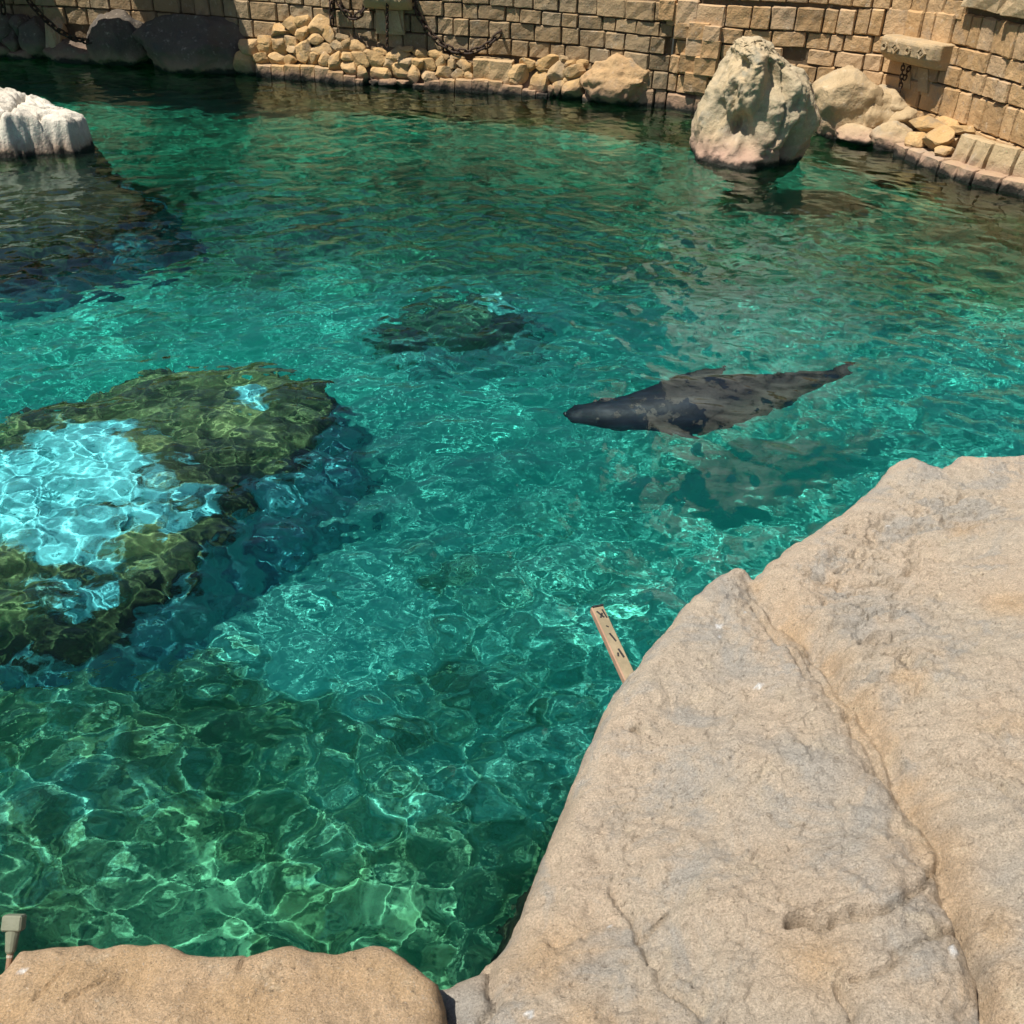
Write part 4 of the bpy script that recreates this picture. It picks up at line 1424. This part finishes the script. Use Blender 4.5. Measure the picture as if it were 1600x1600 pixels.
# ------------------------------------------------------------------ wooden level gauge sticking out beside the big boulder
ga, gb = Vector(tuple(at(934, 950, 0.40))), Vector(tuple(at(992, 1075, 0.30)))
gauge = thing('level_gauge', 'weathered wooden gauge bar with black marks poking out over the water beside the boulder', 'gauge', gb)
gl = (ga - gb).length
Mg = frame((ga + gb) / 2, (ga - gb))
M_WOOD = plain_mat('weathered_wood', (0.30, 0.24, 0.15), (0.22, 0.18, 0.11), 9, 0.85)
M_INK = plain_mat('black_paint', (0.012, 0.012, 0.012), (0.02, 0.02, 0.02), 20, 0.7)
M_DULL = plain_mat('pink_brown_wood', (0.38, 0.24, 0.16), (0.32, 0.2, 0.13), 9, 0.85)
def boxes(name, lst, mat, parent, Mx, bev=0.0):
    bm = bmesh.new()
    for (cx, cy, cz, sx_, sy_, sz_, rz) in lst:
        bmesh.ops.create_cube(bm, size=1, matrix=Matrix.Translation((cx, cy, cz)) @ Matrix.Rotation(rz, 4, 'Z') @ Matrix.Diagonal((sx_, sy_, sz_, 1)))
    if bev:
        bmesh.ops.bevel(bm, geom=bm.edges[:], offset=bev, segments=1, affect='EDGES')
    me = bm_mesh(name, bm)
    me.transform(Mx)
    return link(name, me, mat, parent)
bar = boxes('bar', [(0, 0, 0, gl, 0.052, 0.02, 0)], M_WOOD, gauge, Mg, 0.003)
boxes('side_strip', [(0, 0.031, -0.004, gl, 0.008, 0.03, 0)], M_DULL, gauge, Mg)
boxes('end_cap', [(gl / 2 + 0.004, 0, 0, 0.008, 0.056, 0.026, 0)], M_INK, gauge, Mg)
for k, (cx, cy, ln, wd, rz) in enumerate([(0.40, 0.006, .045, .008, 0.5), (0.385, 0.004, .03, .008, -0.6), (0.40, -0.014, .05, .007, 0.1), (0.10, -0.002, .05, .008, 0.25),
                                          (-0.10, -0.006, .05, .009, 0.15), (-0.11, 0.010, .02, .008, -0.3), (0.24, 0.0, .012, .006, 0.8)]):
    boxes('mark', [(cx * gl, cy, 0.0112, ln, wd, 0.0015, rz)], M_INK, bar, Mg)

# ------------------------------------------------------------------ grey-green peg at the end of the ledge
pa, pb = Vector(tuple(at(13, 1515, 0.86))), Vector(tuple(at(23, 1430, 0.95)))
peg = thing('mooring_peg', 'grey green capped peg on a rusty rod leaning out from the ledge', 'peg', pa)
ax = (pb - pa)
LL = ax.length
Mp = frame(pa, ax.cross(Vector((0, 0, 1))), ax)
def turned(name, prof, mat, seg=10):
    V, F = [], []
    for z, rx_, ry_ in prof:
        for j in range(seg):
            a = j * math.tau / seg
            V.append((rx_ * math.cos(a), ry_ * math.sin(a), z))
    for i in range(len(prof) - 1):
        for j in range(seg):
            F.append((i * seg + j, i * seg + (j + 1) % seg, (i + 1) * seg + (j + 1) % seg, (i + 1) * seg + j))
    F += [tuple(range(seg))[::-1], tuple(range((len(prof) - 1) * seg, len(prof) * seg))]
    me = bpy.data.meshes.new(name)
    me.from_pydata(V, [], F)
    me.transform(Mp)
    return link(name, me, mat, peg)
M_PEG = plain_mat('grey_green_plastic', (0.17, 0.18, 0.12), (0.20, 0.21, 0.145), 14, 0.55)
turned('rod', [(-0.06, .0075, .0075), (LL * 0.45, .0075, .0075)], plain_mat('rusty_rod', (0.28, 0.17, 0.10), (0.2, 0.12, 0.08), 40, 0.7))
turned('collar', [(LL * 0.22, .0085, .0085), (LL * 0.27, .0085, .0085)], plain_mat('pale_collar', (0.4, 0.36, 0.28), (0.35, 0.3, 0.24), 40, 0.6))
turned('sleeve', [(LL * 0.30, .010, .010), (LL * 0.34, .0125, .0125), (LL * 0.72, .018, .015)], M_PEG, 14)
boxes('head', [(0, 0, LL * 0.86, 0.050, 0.034, LL * 0.30, 0)], M_PEG, peg, Mp, 0.004)

# ------------------------------------------------------------------ ruined tower beyond the wall (seen mirrored in the water)
td = ray(1190, 640)
td = td[:2] / np.linalg.norm(td[:2])
tw = thing('stone_tower', 'pale limestone tower rising beyond the honey coloured wall mirrored in the water', 'tower', (td[0] * 30, td[1] * 30, 1.6))
bm = bmesh.new()
rr = [(0.0, 4.2), (2.0, 3.7), (2.3, 3.9), (2.6, 3.55), (8.0, 3.1), (8.3, 3.4), (8.8, 3.4), (9.1, 3.0), (14.5, 2.7), (14.8, 3.1), (16.0, 3.1), (16.0, 2.5), (15.2, 2.4)]
rings = [[bm.verts.new((td[0] * 30 + q * math.cos(a * math.tau / 16), td[1] * 30 + q * math.sin(a * math.tau / 16), 1.6 + z)) for a in range(16)] for z, q in rr]
for a, b in zip(rings[:-1], rings[1:]):
    for j in range(16):
        bm.faces.new((a[j], a[(j + 1) % 16], b[(j + 1) % 16], b[j]))
bm.faces.new(rings[-1])
link('tower_wall', bm_mesh('tower_wall', bm), M_TOWER, tw)
for k in range(8):
    a = k * math.tau / 8
    bm = bmesh.new()
    bmesh.ops.create_cube(bm, size=1, matrix=Matrix.Translation((td[0] * 30 + 2.8 * math.cos(a), td[1] * 30 + 2.8 * math.sin(a), 18.05)) @ Matrix.Rotation(a, 4, 'Z') @ Matrix.Diagonal((0.55, 1.2, 0.9, 1)))
    bmesh.ops.bevel(bm, geom=bm.edges[:], offset=0.06, segments=1, affect='EDGES')
    link('merlon', bm_mesh('merlon', bm), M_TOWER, tw)
